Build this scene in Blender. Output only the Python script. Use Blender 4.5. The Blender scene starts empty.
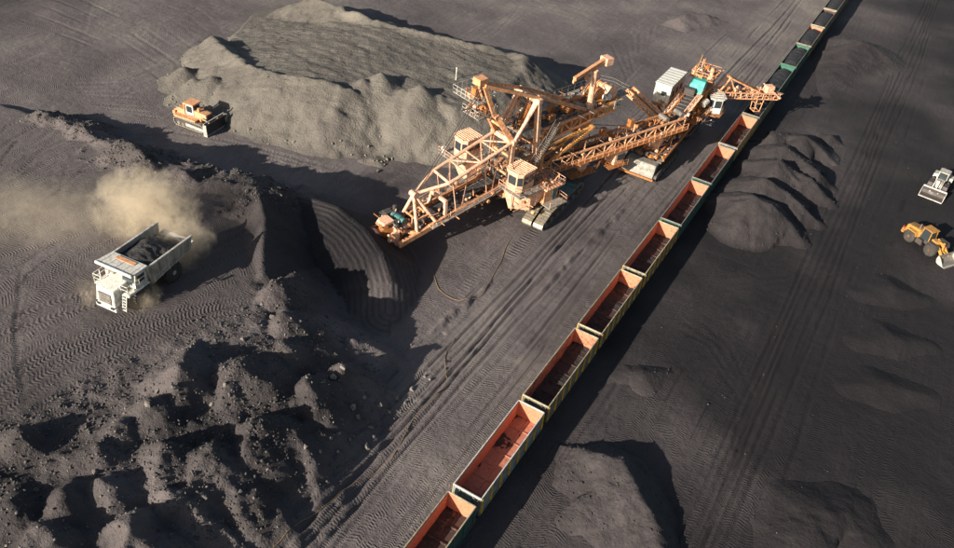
import bpy, bmesh, math, random
import numpy as np
from mathutils import Vector, Matrix

scene = bpy.context.scene
R = math.radians
rng = np.random.default_rng(7)
random.seed(7)

# ------------------------------------------------------------------ camera, sky, sun, exposure
CAM = np.array([19.438, -41.407, 66.302]); YAW = R(26.9116); PITCH = R(38.6699); ROLL = R(6.5); FPX = 797.47
fw = np.array([-math.sin(YAW)*math.cos(PITCH), math.cos(YAW)*math.cos(PITCH), -math.sin(PITCH)])
rt = np.array([math.cos(YAW), math.sin(YAW), 0.0]); up = np.cross(rt, fw)
R2 = math.cos(ROLL)*rt + math.sin(ROLL)*up; U2 = -math.sin(ROLL)*rt + math.cos(ROLL)*up
cd = bpy.data.cameras.new('camera'); camera = bpy.data.objects.new('camera', cd); scene.collection.objects.link(camera)
cd.sensor_width = 36.0; cd.lens = FPX/954*36.0; cd.clip_start = 1.0; cd.clip_end = 9000
M = Matrix.Identity(4)
for i in range(3):
    M[i][0], M[i][1], M[i][2], M[i][3] = R2[i], U2[i], -fw[i], CAM[i]
camera.matrix_world = M
scene.camera = camera

SUN = (0.78, 2.6, -1.0)                       # the way the light travels
SEL = math.atan2(1.0, math.hypot(SUN[0], SUN[1])); SAZ = math.atan2(-SUN[0], -SUN[1])
world = bpy.data.worlds.new('World'); scene.world = world; world.use_nodes = True
wn = world.node_tree.nodes; wn.clear()
sky = wn.new('ShaderNodeTexSky'); sky.sky_type = 'NISHITA'; sky.sun_disc = False
sky.sun_elevation = SEL; sky.sun_rotation = SAZ; sky.dust_density = 2.0; sky.air_density = 1.2
bg = wn.new('ShaderNodeBackground'); bg.inputs[1].default_value = 0.05
wo = wn.new('ShaderNodeOutputWorld')
world.node_tree.links.new(sky.outputs[0], bg.inputs[0]); world.node_tree.links.new(bg.outputs[0], wo.inputs[0])
sl = bpy.data.lights.new('sun', 'SUN'); sl.energy = 5.0; sl.angle = R(0.55); sl.color = (1.0, 0.90, 0.77)
so = bpy.data.objects.new('sun', sl); scene.collection.objects.link(so)
so.rotation_euler = Vector(SUN).to_track_quat('-Z', 'Y').to_euler(); so.location = (-60, -150, 90)
vs = scene.view_settings; vs.view_transform = 'Standard'; vs.look = 'None'; vs.gamma = 1.0; vs.use_curve_mapping = False
vs.exposure = 1.05
scene.cycles.volume_bounces = 3; scene.cycles.max_bounces = 6; scene.cycles.volume_step_rate = 2.0

# ------------------------------------------------------------------ helpers: survey points, objects, meshes
def W(px, py, z=0.0):                         # a sighted point of the survey photo -> world place at height z
    d = fw + R2*(px-477)/FPX + U2*(274-py)/FPX
    t = (z-CAM[2])/d[2]; return CAM + t*d
def Wp(pts, z=None): return np.array([W(*p) if z is None else W(p[0], p[1], z) for p in pts])
col = scene.collection
def tag(o, label=None, cat=None, group=None, kind=None):
    if label: o['label'] = label
    if cat: o['category'] = cat
    if group: o['group'] = group
    if kind: o['kind'] = kind
    return o
def empty(name, loc, rz=0.0, label=None, cat=None, group=None):
    o = bpy.data.objects.new(name, None); col.objects.link(o); o.location = loc; o.rotation_euler = (0, 0, rz)
    o.empty_display_size = 0.5
    return tag(o, label, cat, group)
def link_mesh(name, me, mat=None, parent=None, loc=None, rot=None):
    o = bpy.data.objects.new(name, me); col.objects.link(o)
    if parent: o.parent = parent
    if loc is not None: o.location = loc
    if rot is not None: o.rotation_euler = rot
    if mat is not None:
        if not me.materials: me.materials.append(mat)
        elif me.materials[0] is not mat:
            o.material_slots[0].link = 'OBJECT'; o.material_slots[0].material = mat
    return o
def copy_tree(o, parent=None):
    c = o.copy(); col.objects.link(c); c.parent = parent
    for ch in o.children: copy_tree(ch, c)
    return c

class MB:
    def __init__(s): s.v = []; s.f = []
    def add(s, vs, fs):
        n = len(s.v); s.v += [tuple(map(float, q)) for q in vs]; s.f += [tuple(i+n for i in q) for q in fs]; return s
    def box(s, c, d, rz=0.0, ry=0.0, rx=0.0):
        x, y, z = d[0]/2, d[1]/2, d[2]/2
        m = Matrix.Rotation(rz, 3, 'Z') @ Matrix.Rotation(ry, 3, 'Y') @ Matrix.Rotation(rx, 3, 'X')
        P = [m @ Vector((a*x, b*y, e*z)) + Vector(c) for e in (-1, 1) for a, b in ((-1, -1), (1, -1), (1, 1), (-1, 1))]
        return s.add(P, [(3, 2, 1, 0), (4, 5, 6, 7), (0, 1, 5, 4), (1, 2, 6, 5), (2, 3, 7, 6), (3, 0, 4, 7)])
    def bar(s, a, b, w=0.2, h=None, upv=(0, 0, 1)):
        h = h or w; a = Vector(a); b = Vector(b); d = (b-a)
        if d.length < 1e-6: return s
        d.normalize(); u = Vector(upv)
        if abs(d.dot(u)) > 0.98: u = Vector((1, 0, 0))
        sx = d.cross(u).normalized(); uz = sx.cross(d).normalized()
        P = [p + sx*(i*w/2) + uz*(j*h/2) for p in (a, b) for i, j in ((-1, -1), (1, -1), (1, 1), (-1, 1))]
        return s.add(P, [(3, 2, 1, 0), (4, 5, 6, 7), (0, 1, 5, 4), (1, 2, 6, 5), (2, 3, 7, 6), (3, 0, 4, 7)])
    def cyl(s, a, b, r, r2=None, n=12):
        r2 = r if r2 is None else r2; a = Vector(a); b = Vector(b); d = (b-a).normalized()
        u = Vector((0, 0, 1)) if abs(d.z) < 0.9 else Vector((1, 0, 0))
        sx = d.cross(u).normalized(); uz = sx.cross(d).normalized()
        P = []
        for p, rr in ((a, r), (b, r2)):
            for k in range(n):
                t = 2*math.pi*k/n; P.append(p + sx*(math.cos(t)*rr) + uz*(math.sin(t)*rr))
        F = [(k, (k+1) % n, n+(k+1) % n, n+k) for k in range(n)] + [tuple(range(n-1, -1, -1)), tuple(range(n, 2*n))]
        return s.add(P, F)
    def lathe(s, c, prof, n=20, axis='y'):     # prof: (offset along the axis, radius)
        P = []; F = []
        for o_, r in prof:
            for k in range(n):
                t = 2*math.pi*k/n; a, b = math.cos(t)*r, math.sin(t)*r
                P.append((c[0]+a, c[1]+o_, c[2]+b) if axis == 'y' else ((c[0]+o_, c[1]+a, c[2]+b) if axis == 'x' else (c[0]+a, c[1]+b, c[2]+o_)))
        m = len(prof)
        for i in range(m-1):
            for k in range(n): F.append((i*n+k, i*n+(k+1) % n, (i+1)*n+(k+1) % n, (i+1)*n+k))
        F += [tuple(range(n-1, -1, -1)), tuple(range((m-1)*n, m*n))]
        return s.add(P, F)
    def prism(s, prof, y0, y1, axis='y'):      # closed outline in (x,z) swept along y  (axis 'z': outline in (x,y))
        n = len(prof)
        if axis == 'y': P = [(p[0], y0, p[1]) for p in prof] + [(p[0], y1, p[1]) for p in prof]
        elif axis == 'x': P = [(y0, p[0], p[1]) for p in prof] + [(y1, p[0], p[1]) for p in prof]
        else: P = [(p[0], p[1], y0) for p in prof] + [(p[0], p[1], y1) for p in prof]
        F = [(k, (k+1) % n, n+(k+1) % n, n+k) for k in range(n)] + [tuple(range(n-1, -1, -1)), tuple(range(n, 2*n))]
        return s.add(P, F)
    def hexa(s, P): return s.add(P, [(3, 2, 1, 0), (4, 5, 6, 7), (0, 1, 5, 4), (1, 2, 6, 5), (2, 3, 7, 6), (3, 0, 4, 7)])
    def mesh(s, name, bev=0.0, smooth=False, seg=1):
        me = bpy.data.meshes.new(name); me.from_pydata(s.v, [], s.f)
        bm = bmesh.new(); bm.from_mesh(me); bmesh.ops.recalc_face_normals(bm, faces=bm.faces)
        if bev > 0:
            ed = [e for e in bm.edges if len(e.link_faces) == 2 and e.calc_face_angle(0) > 0.6]
            bmesh.ops.bevel(bm, geom=ed, offset=bev, segments=seg, affect='EDGES', clamp_overlap=True)
        if smooth:
            for f in bm.faces: f.smooth = True
        bm.to_mesh(me); bm.free(); 
        if smooth:
            try: me.set_sharp_from_angle(angle=R(40))
            except Exception: pass
        return me
    def build(s, name, mat, parent=None, bev=0.0, smooth=False, loc=None, rot=None):
        return link_mesh(name, s.mesh(name, bev, smooth), mat, parent, loc, rot)

def railing(mb, pts, h=1.05, step=1.3, r=0.05, closed=False):
    P = [Vector(p) for p in pts]
    if closed: P = P + [P[0]]
    for a, b in zip(P[:-1], P[1:]):
        L = (b-a).length; n = max(1, int(round(L/step)))
        for k in range(n+1):
            q = a.lerp(b, k/n); mb.bar(q, q+Vector((0, 0, h)), r*1.1)
        for hh in (h, h*0.52): mb.bar(a+Vector((0, 0, hh)), b+Vector((0, 0, hh)), r)
    return mb

# ------------------------------------------------------------------ materials
def new_mat(name):
    m = bpy.data.materials.new(name); m.use_nodes = True; nt = m.node_tree; nt.nodes.clear()
    out = nt.nodes.new('ShaderNodeOutputMaterial'); b = nt.nodes.new('ShaderNodeBsdfPrincipled')
    nt.links.new(b.outputs[0], out.inputs[0]); return m, nt, b, out
def nd(nt, t, **kw):
    n = nt.nodes.new(t)
    for k, v in kw.items(): setattr(n, k, v)
    return n
def setin(nt, sock, v):
    if isinstance(v, bpy.types.NodeSocket): nt.links.new(v, sock)
    else: sock.default_value = v
def math_n(nt, op, a, b=0.0, c=0.0, clamp=False):
    n = nd(nt, 'ShaderNodeMath', operation=op, use_clamp=clamp)
    for i, v in enumerate((a, b, c)): setin(nt, n.inputs[i], v)
    return n.outputs[0]
def mix_c(nt, f, a, b, mode='MIX'):
    n = nd(nt, 'ShaderNodeMix', data_type='RGBA', blend_type=mode)
    setin(nt, n.inputs[0], f); setin(nt, n.inputs[6], a if isinstance(a, bpy.types.NodeSocket) else (*a, 1)); setin(nt, n.inputs[7], b if isinstance(b, bpy.types.NodeSocket) else (*b, 1))
    return n.outputs[2]
def noise_n(nt, vec, scale, detail=4.0, rough=0.55, dist=0.0):
    n = nd(nt, 'ShaderNodeTexNoise'); nt.links.new(vec, n.inputs['Vector'])
    n.inputs['Scale'].default_value = scale; n.inputs['Detail'].default_value = detail; n.inputs['Roughness'].default_value = rough; n.inputs['Distortion'].default_value = dist
    return n.outputs['Fac']
def ramp_n(nt, fac, lo, hi, a=0.0, b=1.0):
    n = nd(nt, 'ShaderNodeMapRange'); n.clamp = True
    setin(nt, n.inputs[0], fac)
    for i, v in zip((1, 2, 3, 4), (lo, hi, a, b)): n.inputs[i].default_value = v
    return n.outputs[0]
def paint(name, c, dirt=(0.05, 0.04, 0.035), amt=0.45, scale=0.9, rough=0.55, metal=0.0, rust=None, streak=True):
    """painted steel with dirt patches, runs and, where asked, rust"""
    m, nt, b, out = new_mat(name)
    g = nd(nt, 'ShaderNodeNewGeometry'); oi = nd(nt, 'ShaderNodeObjectInfo')
    mp = nd(nt, 'ShaderNodeMapping'); nt.links.new(g.outputs['Position'], mp.inputs[0])
    n1 = noise_n(nt, mp.outputs[0], scale, 6, 0.62)
    mp2 = nd(nt, 'ShaderNodeMapping'); nt.links.new(g.outputs['Position'], mp2.inputs[0]); mp2.inputs['Scale'].default_value = (1, 1, 0.22)
    n2 = noise_n(nt, mp2.outputs[0], scale*3.2, 4, 0.6)
    f = ramp_n(nt, math_n(nt, 'ADD', math_n(nt, 'MULTIPLY', n1, 0.6), math_n(nt, 'MULTIPLY', n2, 0.4)), 0.45, 0.60, 0.0, amt)
    tint = math_n(nt, 'ADD', math_n(nt, 'MULTIPLY', oi.outputs['Random'], 0.18), 0.91)
    hv = nd(nt, 'ShaderNodeHueSaturation'); hv.inputs['Color'].default_value = (*c, 1); nt.links.new(tint, hv.inputs['Value'])
    c1 = hv.outputs[0]
    if rust:
        fr = ramp_n(nt, noise_n(nt, mp.outputs[0], scale*2.3, 6, 0.7), 0.53, 0.64, 0.0, 0.75)
        c1 = mix_c(nt, fr, c1, rust)
    sp = nd(nt, 'ShaderNodeSeparateXYZ'); nt.links.new(g.outputs['Normal'], sp.inputs[0])
    tf = math_n(nt, 'MULTIPLY', ramp_n(nt, sp.outputs['Z'], 0.6, 0.95), ramp_n(nt, n2, 0.40, 0.62, 0.08, 0.55))
    cc = mix_c(nt, math_n(nt, 'MAXIMUM', f, math_n(nt, 'MULTIPLY', tf, min(1.0, amt*1.6))), c1, dirt)
    nt.links.new(cc, b.inputs['Base Color']); b.inputs['Metallic'].default_value = metal
    nt.links.new(ramp_n(nt, n1, 0.3, 0.7, rough-0.12, rough+0.25), b.inputs['Roughness'])
    return m
def ground_mat(name, coal=(0.0085, 0.0072, 0.0092), soil=(0.126, 0.109, 0.109), pale=(0.25, 0.23, 0.20), grain=1.0, prints_on=True):
    """coal dust over grey earth; vertex attributes say where the soil shows (on the ground with a painted vignette) and where wheels and crawlers have printed"""
    m, nt, b, out = new_mat(name)
    g = nd(nt, 'ShaderNodeNewGeometry'); P = g.outputs['Position']
    def at(n):
        a = nd(nt, 'ShaderNodeAttribute'); a.attribute_name = n; return a.outputs['Fac']
    s, tm, tu, tv, rg = at('soil'), at('tread'), at('tu'), at('tv'), at('rough')
    n1 = noise_n(nt, P, 0.09, 4, 0.6, 0.4); n2 = noise_n(nt, P, 0.8, 4, 0.62); n3 = noise_n(nt, P, 3.2, 4, 0.72)
    st = nd(nt, 'ShaderNodeMapping'); nt.links.new(P, st.inputs[0]); st.inputs['Scale'].default_value = (1.6, 0.12, 1); st.inputs['Rotation'].default_value = (0, 0, R(4))
    n4 = noise_n(nt, st.outputs[0], 0.9, 4, 0.6)
    amp = math_n(nt, 'ADD', 0.10, math_n(nt, 'MULTIPLY', s, 1.6), 0.0, True)
    va = math_n(nt, 'MULTIPLY', math_n(nt, 'SUBTRACT', n1, 0.5), 0.75)
    va = math_n(nt, 'ADD', va, math_n(nt, 'MULTIPLY', math_n(nt, 'SUBTRACT', n2, 0.5), 0.32))
    va = math_n(nt, 'ADD', va, math_n(nt, 'MULTIPLY', math_n(nt, 'SUBTRACT', n3, 0.5), 0.22))
    va = math_n(nt, 'ADD', va, math_n(nt, 'MULTIPLY', math_n(nt, 'MULTIPLY', math_n(nt, 'SUBTRACT', n4, 0.5), ramp_n(nt, n1, 0.40, 0.62, 0.25, 1.0)), 0.42))
    v = math_n(nt, 'ADD', s, math_n(nt, 'MULTIPLY', va, amp))
    # strips of crawler prints, each strip with bars of its own slant
    wv = nd(nt, 'ShaderNodeVectorMath', operation='ADD'); nt.links.new(P, wv.inputs[0])
    cx = nd(nt, 'ShaderNodeCombineXYZ'); nt.links.new(math_n(nt, 'MULTIPLY', n1, 3.0), cx.inputs[0]); nt.links.new(cx.outputs[0], wv.inputs[1])
    prints = None
    for ang, dens in ((2, 0.42), (-38, 0.72)):
        mp_ = nd(nt, 'ShaderNodeMapping'); nt.links.new(wv.outputs[0], mp_.inputs[0]); mp_.inputs['Rotation'].default_value = (0, 0, R(ang)); mp_.inputs['Scale'].default_value = (1, 1, 0)
        sc_ = nd(nt, 'ShaderNodeMapping'); nt.links.new(mp_.outputs[0], sc_.inputs[0]); sc_.inputs['Scale'].default_value = (0.95, 0.07, 0)
        vr = nd(nt, 'ShaderNodeTexVoronoi'); nt.links.new(sc_.outputs[0], vr.inputs['Vector']); vr.inputs['Scale'].default_value = 1.0
        sc3 = nd(nt, 'ShaderNodeSeparateColor'); nt.links.new(vr.outputs['Color'], sc3.inputs[0])
        xy = nd(nt, 'ShaderNodeSeparateXYZ'); nt.links.new(mp_.outputs[0], xy.inputs[0])
        w_ = math_n(nt, 'ADD', xy.outputs['Y'], math_n(nt, 'MULTIPLY', xy.outputs['X'], math_n(nt, 'MULTIPLY', math_n(nt, 'SUBTRACT', sc3.outputs[1], 0.5), 1.6)))
        sn = math_n(nt, 'SINE', math_n(nt, 'MULTIPLY', w_, math_n(nt, 'ADD', 15.0, math_n(nt, 'MULTIPLY', sc3.outputs[2], 8.0))))
        pm = math_n(nt, 'MULTIPLY', math_n(nt, 'GREATER_THAN', sc3.outputs[0], dens), ramp_n(nt, n2, 0.40, 0.60, 0.0, 1.0))
        q = math_n(nt, 'MULTIPLY', sn, pm); prints = q if prints is None else math_n(nt, 'ADD', prints, q)
    prints = math_n(nt, 'MULTIPLY', prints, math_n(nt, 'SUBTRACT', 1.0, math_n(nt, 'MAXIMUM', rg, tm), 0.0, True)) if prints_on else math_n(nt, 'MULTIPLY', n3, 0.0)
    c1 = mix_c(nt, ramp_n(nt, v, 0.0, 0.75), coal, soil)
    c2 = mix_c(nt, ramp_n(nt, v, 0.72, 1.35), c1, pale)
    # treads: packed bars are a little darker in their grooves
    ph = math_n(nt, 'ADD', tu, math_n(nt, 'MULTIPLY', math_n(nt, 'ABSOLUTE', tv), 0.45))
    bars = math_n(nt, 'SINE', math_n(nt, 'MULTIPLY', ph, 2*math.pi))
    bars = math_n(nt, 'MULTIPLY', bars, ramp_n(nt, n2, 0.35, 0.55, 0.15, 1.0))
    tb = math_n(nt, 'MULTIPLY', bars, tm)
    c2 = mix_c(nt, ramp_n(nt, prints, -1.0, -0.1, 0.30, 0.0), c2, coal)
    c3 = mix_c(nt, math_n(nt, 'MULTIPLY', ramp_n(nt, tb, -1.0, 0.2, 1.0, 0.0), 0.40), c2, coal)
    # scattered pale grit
    vo = nd(nt, 'ShaderNodeTexVoronoi'); nt.links.new(P, vo.inputs['Vector']); vo.inputs['Scale'].default_value = 1.7
    gr = math_n(nt, 'MULTIPLY', ramp_n(nt, vo.outputs['Distance'], 0.10, 0.17, 1.0, 0.0), math_n(nt, 'GREATER_THAN', noise_n(nt, P, 0.5, 3), 0.56))
    c4 = mix_c(nt, math_n(nt, 'MULTIPLY', gr, math_n(nt, 'ADD', 0.04, math_n(nt, 'MULTIPLY', rg, 0.5)), 0.0, True), c3, (0.27, 0.25, 0.22))
    nt.links.new(c4, b.inputs['Base Color']); b.inputs['Roughness'].default_value = 0.88; b.inputs['Specular IOR Level'].default_value = 0.35
    hh = math_n(nt, 'ADD', math_n(nt, 'MULTIPLY', n3, math_n(nt, 'ADD', 0.045*grain, math_n(nt, 'MULTIPLY', rg, 0.20))), math_n(nt, 'MULTIPLY', tb, 0.046))
    hh = math_n(nt, 'ADD', hh, math_n(nt, 'MULTIPLY', n2, 0.16))
    hh = math_n(nt, 'ADD', hh, math_n(nt, 'MULTIPLY', math_n(nt, 'MULTIPLY', n4, ramp_n(nt, n1, 0.40, 0.62, 0.2, 1.0)), 0.22))
    hh = math_n(nt, 'ADD', hh, math_n(nt, 'MULTIPLY', gr, 0.05)); hh = math_n(nt, 'ADD', hh, math_n(nt, 'MULTIPLY', prints, 0.022))
    bp = nd(nt, 'ShaderNodeBump'); bp.inputs['Strength'].default_value = 0.9; bp.inputs['Distance'].default_value = 1.0
    nt.links.new(hh, bp.inputs['Height']); nt.links.new(bp.outputs[0], b.inputs['Normal'])
    return m
def coal_mat(name, c=(0.016, 0.015, 0.016)):
    m, nt, b, out = new_mat(name); g = nd(nt, 'ShaderNodeNewGeometry'); P = g.outputs['Position']
    n = noise_n(nt, P, 5.0, 6, 0.7); n2 = noise_n(nt, P, 1.2, 4, 0.6)
    nt.links.new(mix_c(nt, ramp_n(nt, n, 0.4, 0.75), c, tuple(q*3.2 for q in c)), b.inputs['Base Color'])
    b.inputs['Roughness'].default_value = 0.62
    bp = nd(nt, 'ShaderNodeBump'); bp.inputs['Strength'].default_value = 0.9; bp.inputs['Distance'].default_value = 0.3
    nt.links.new(math_n(nt, 'ADD', n, n2), bp.inputs['Height']); nt.links.new(bp.outputs[0], b.inputs['Normal'])
    return m

ORANGE = paint('orange paint', (0.76, 0.38, 0.19), rust=(0.30, 0.105, 0.035), amt=0.55, scale=1.7, dirt=(0.10, 0.055, 0.035))
PEACH = paint('faded orange paint', (0.83, 0.51, 0.35), rust=(0.42, 0.17, 0.07), amt=0.5, scale=1.8, dirt=(0.16, 0.085, 0.05))
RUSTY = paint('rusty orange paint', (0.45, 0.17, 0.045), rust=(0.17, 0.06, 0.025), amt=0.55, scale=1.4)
YELLOW = paint('yellow paint', (0.52, 0.25, 0.045), rust=(0.22, 0.10, 0.02), amt=0.6, scale=1.8)
GOLD = paint('orange yellow paint', (0.70, 0.34, 0.11), rust=(0.32, 0.13, 0.03), amt=0.45, scale=1.7)
ROOFW = paint('pale roof paint', (0.60, 0.61, 0.57), dirt=(0.35, 0.34, 0.30), amt=0.5)
DULL = paint('dull grey plate', (0.25, 0.24, 0.205), dirt=(0.09, 0.08, 0.07), amt=0.65, scale=1.5, rust=(0.20, 0.13, 0.08))
STEEL = paint('bare steel', (0.26, 0.245, 0.22), rust=(0.16, 0.09, 0.05), amt=0.5, rough=0.5, metal=0.35)
DARK = paint('dark steel', (0.055, 0.05, 0.048), amt=0.5, rust=(0.09, 0.045, 0.025))
WHITE = paint('white paint', (0.70, 0.69, 0.63), dirt=(0.20, 0.165, 0.12), amt=0.6, scale=1.4)
GREYWHITE = paint('grey white paint', (0.50, 0.49, 0.44), dirt=(0.11, 0.095, 0.08), amt=0.6, rust=(0.22, 0.15, 0.09))
BODYGREY = paint('dusty grey body', (0.40, 0.37, 0.32), dirt=(0.14, 0.115, 0.09), amt=0.6)
TEAL = paint('teal paint', (0.02, 0.30, 0.27), amt=0.25)
TEALM = paint('faded teal paint', (0.05, 0.20, 0.20), amt=0.5, scale=2)
TEALDIM = paint('teal plate', (0.07, 0.16, 0.155), amt=0.5, dirt=(0.03, 0.03, 0.03))
RUBBER = paint('tyre rubber', (0.028, 0.026, 0.026), dirt=(0.12, 0.10, 0.08), amt=0.35, rough=0.85)
BELT = paint('conveyor belt', (0.045, 0.042, 0.042), dirt=(0.014, 0.013, 0.013), amt=0.7, rough=0.7)
PADS = paint('worn crawler steel', (0.30, 0.265, 0.20), dirt=(0.06, 0.05, 0.04), amt=0.55, rough=0.5, metal=0.3)
GRATE = paint('steel grating', (0.30, 0.27, 0.23), amt=0.5)
CONCRETE = paint('sleeper concrete', (0.12, 0.11, 0.10), amt=0.6)
CABLE = paint('tan cable sheath', (0.24, 0.155, 0.075), amt=0.4, rough=0.7)
BLACK = paint('black lettering', (0.02, 0.02, 0.02), amt=0.0)
RED = paint('red lamp lens', (0.6, 0.03, 0.02), amt=0.1)
gm, gnt, gb, _ = new_mat('cab glass'); gb.inputs['Base Color'].default_value = (0.03, 0.04, 0.045, 1); gb.inputs['Roughness'].default_value = 0.08; gb.inputs['Specular IOR Level'].default_value = 0.7
GLASS = gm
COAL = coal_mat('coal')
GROUND = ground_mat('coal yard ground')
HEAPMAT = ground_mat('heaped coal and earth', grain=1.2, prints_on=False)
EARTH = ground_mat('grey olive earth', (0.036, 0.032, 0.029), (0.120, 0.109, 0.096), (0.215, 0.197, 0.166), 2.6, False)

# ------------------------------------------------------------------ terrain: noise and shape functions
_tab = np.random.default_rng(11).random((6, 256, 256)).astype(np.float32)
def vnoise(x, y, s=0):
    T = _tab[s % 6]; xi = np.floor(x).astype(int); yi = np.floor(y).astype(int); fx = x-xi; fy = y-yi
    fx = fx*fx*fx*(fx*(fx*6-15)+10); fy = fy*fy*fy*(fy*(fy*6-15)+10)
    o = s*37; a = T[(xi+o) & 255, (yi+o) & 255]; b_ = T[(xi+1+o) & 255, (yi+o) & 255]; c = T[(xi+o) & 255, (yi+1+o) & 255]; d = T[(xi+1+o) & 255, (yi+1+o) & 255]
    return (a+(b_-a)*fx)*(1-fy)+(c+(d-c)*fx)*fy - 0.5
def fbm(x, y, L, octv=4, s=0, g=0.5):
    r = 0.0; a = 1.0; c, d = 0.8, 0.6; x = x/L; y = y/L
    for k in range(octv):
        r = r + a*vnoise(x+k*17.3, y-k*9.1, s+k); x, y = (c*x-d*y)*2.03, (d*x+c*y)*2.03; a *= g
    return r
def sstep(a, b, x):
    t = np.clip((x-a)/(b-a), 0, 1); return t*t*(3-2*t)
def sd_poly(X, Y, poly):                       # + inside
    D = np.full(X.shape, 1e9); ins = np.zeros(X.shape, bool); n = len(poly)
    for i in range(n):
        x1, y1 = poly[i][:2]; x2, y2 = poly[(i+1) % n][:2]; ex, ey = x2-x1, y2-y1
        t = np.clip(((X-x1)*ex+(Y-y1)*ey)/(ex*ex+ey*ey+1e-12), 0, 1)
        D = np.minimum(D, np.hypot(X-x1-t*ex, Y-y1-t*ey))
        cr = (y1 > Y) != (y2 > Y)
        with np.errstate(divide='ignore', invalid='ignore'): ins ^= cr & (X < (x2-x1)*(Y-y1)/(y2-y1)+x1)
    return np.where(ins, D, -D)
def polyline(X, Y, pts):                       # distance, height on the line, arc length, signed side (+ = left)
    D = np.full(X.shape, 1e9); Z = np.zeros(X.shape); U = np.zeros(X.shape); S = np.zeros(X.shape); acc = 0.0
    for p, q in zip(pts[:-1], pts[1:]):
        ex, ey = q[0]-p[0], q[1]-p[1]; L = math.hypot(ex, ey)+1e-9
        t = np.clip(((X-p[0])*ex+(Y-p[1])*ey)/(L*L), 0, 1)
        dx, dy = X-p[0]-t*ex, Y-p[1]-t*ey; d = np.hypot(dx, dy); m = d < D
        D[m] = d[m]; Z[m] = (p[2]+(q[2]-p[2])*t)[m]; U[m] = (acc+t*L)[m]; S[m] = (np.sign(ex*dy-ey*dx)*d)[m]; acc += L
    return D, Z, U, S
def smax(a, b, k=0.6):
    h = np.clip(0.5+0.5*(a-b)/k, 0, 1); return b*(1-h)+a*h+k*h*(1-h)
def smin(a, b, k=0.6): return -smax(-a, -b, k)

BENCH = np.vstack([Wp([(-60, 90, 0.6), (20, 108, 1.2), (60, 121, 2.0), (110, 143, 3.4), (165, 166, 4.8), (220, 180, 5.8), (256, 190, 6)]),
                   Wp([(262, 225), (258, 262), (264, 295), (268, 325), (262, 365), (222, 405), (160, 455), (100, 505), (50, 575)], 6.0),
                   [(-20, -75, 6), (-190, -75, 6), (-190, 30, 0.5)]])
NBERM = Wp([(40, 112, 3.0), (75, 124, 4.2), (100, 138, 4.9), (120, 143, 5.9), (150, 160, 6.7), (180, 168, 7.8), (205, 178, 7.6), (225, 176, 8.2), (256, 186, 8.4)])
EBERM = Wp([(256, 186, 8.2), (264, 215, 8.0), (262, 250, 7.4), (262, 270, 6.8)])
ROUGHP = Wp([(-40, 470), (30, 430), (90, 392), (170, 352), (240, 328), (268, 280), (330, 330), (365, 372), (345, 415), (250, 470), (140, 560), (100, 620), (-60, 700)], 4.0)
MOUND = Wp([(272, 194, 4.6), (308, 198, 5.4), (338, 207, 5.6), (364, 227, 5.1), (381, 252, 4.2), (390, 282, 2.6), (390, 312, 0.9)])
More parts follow.
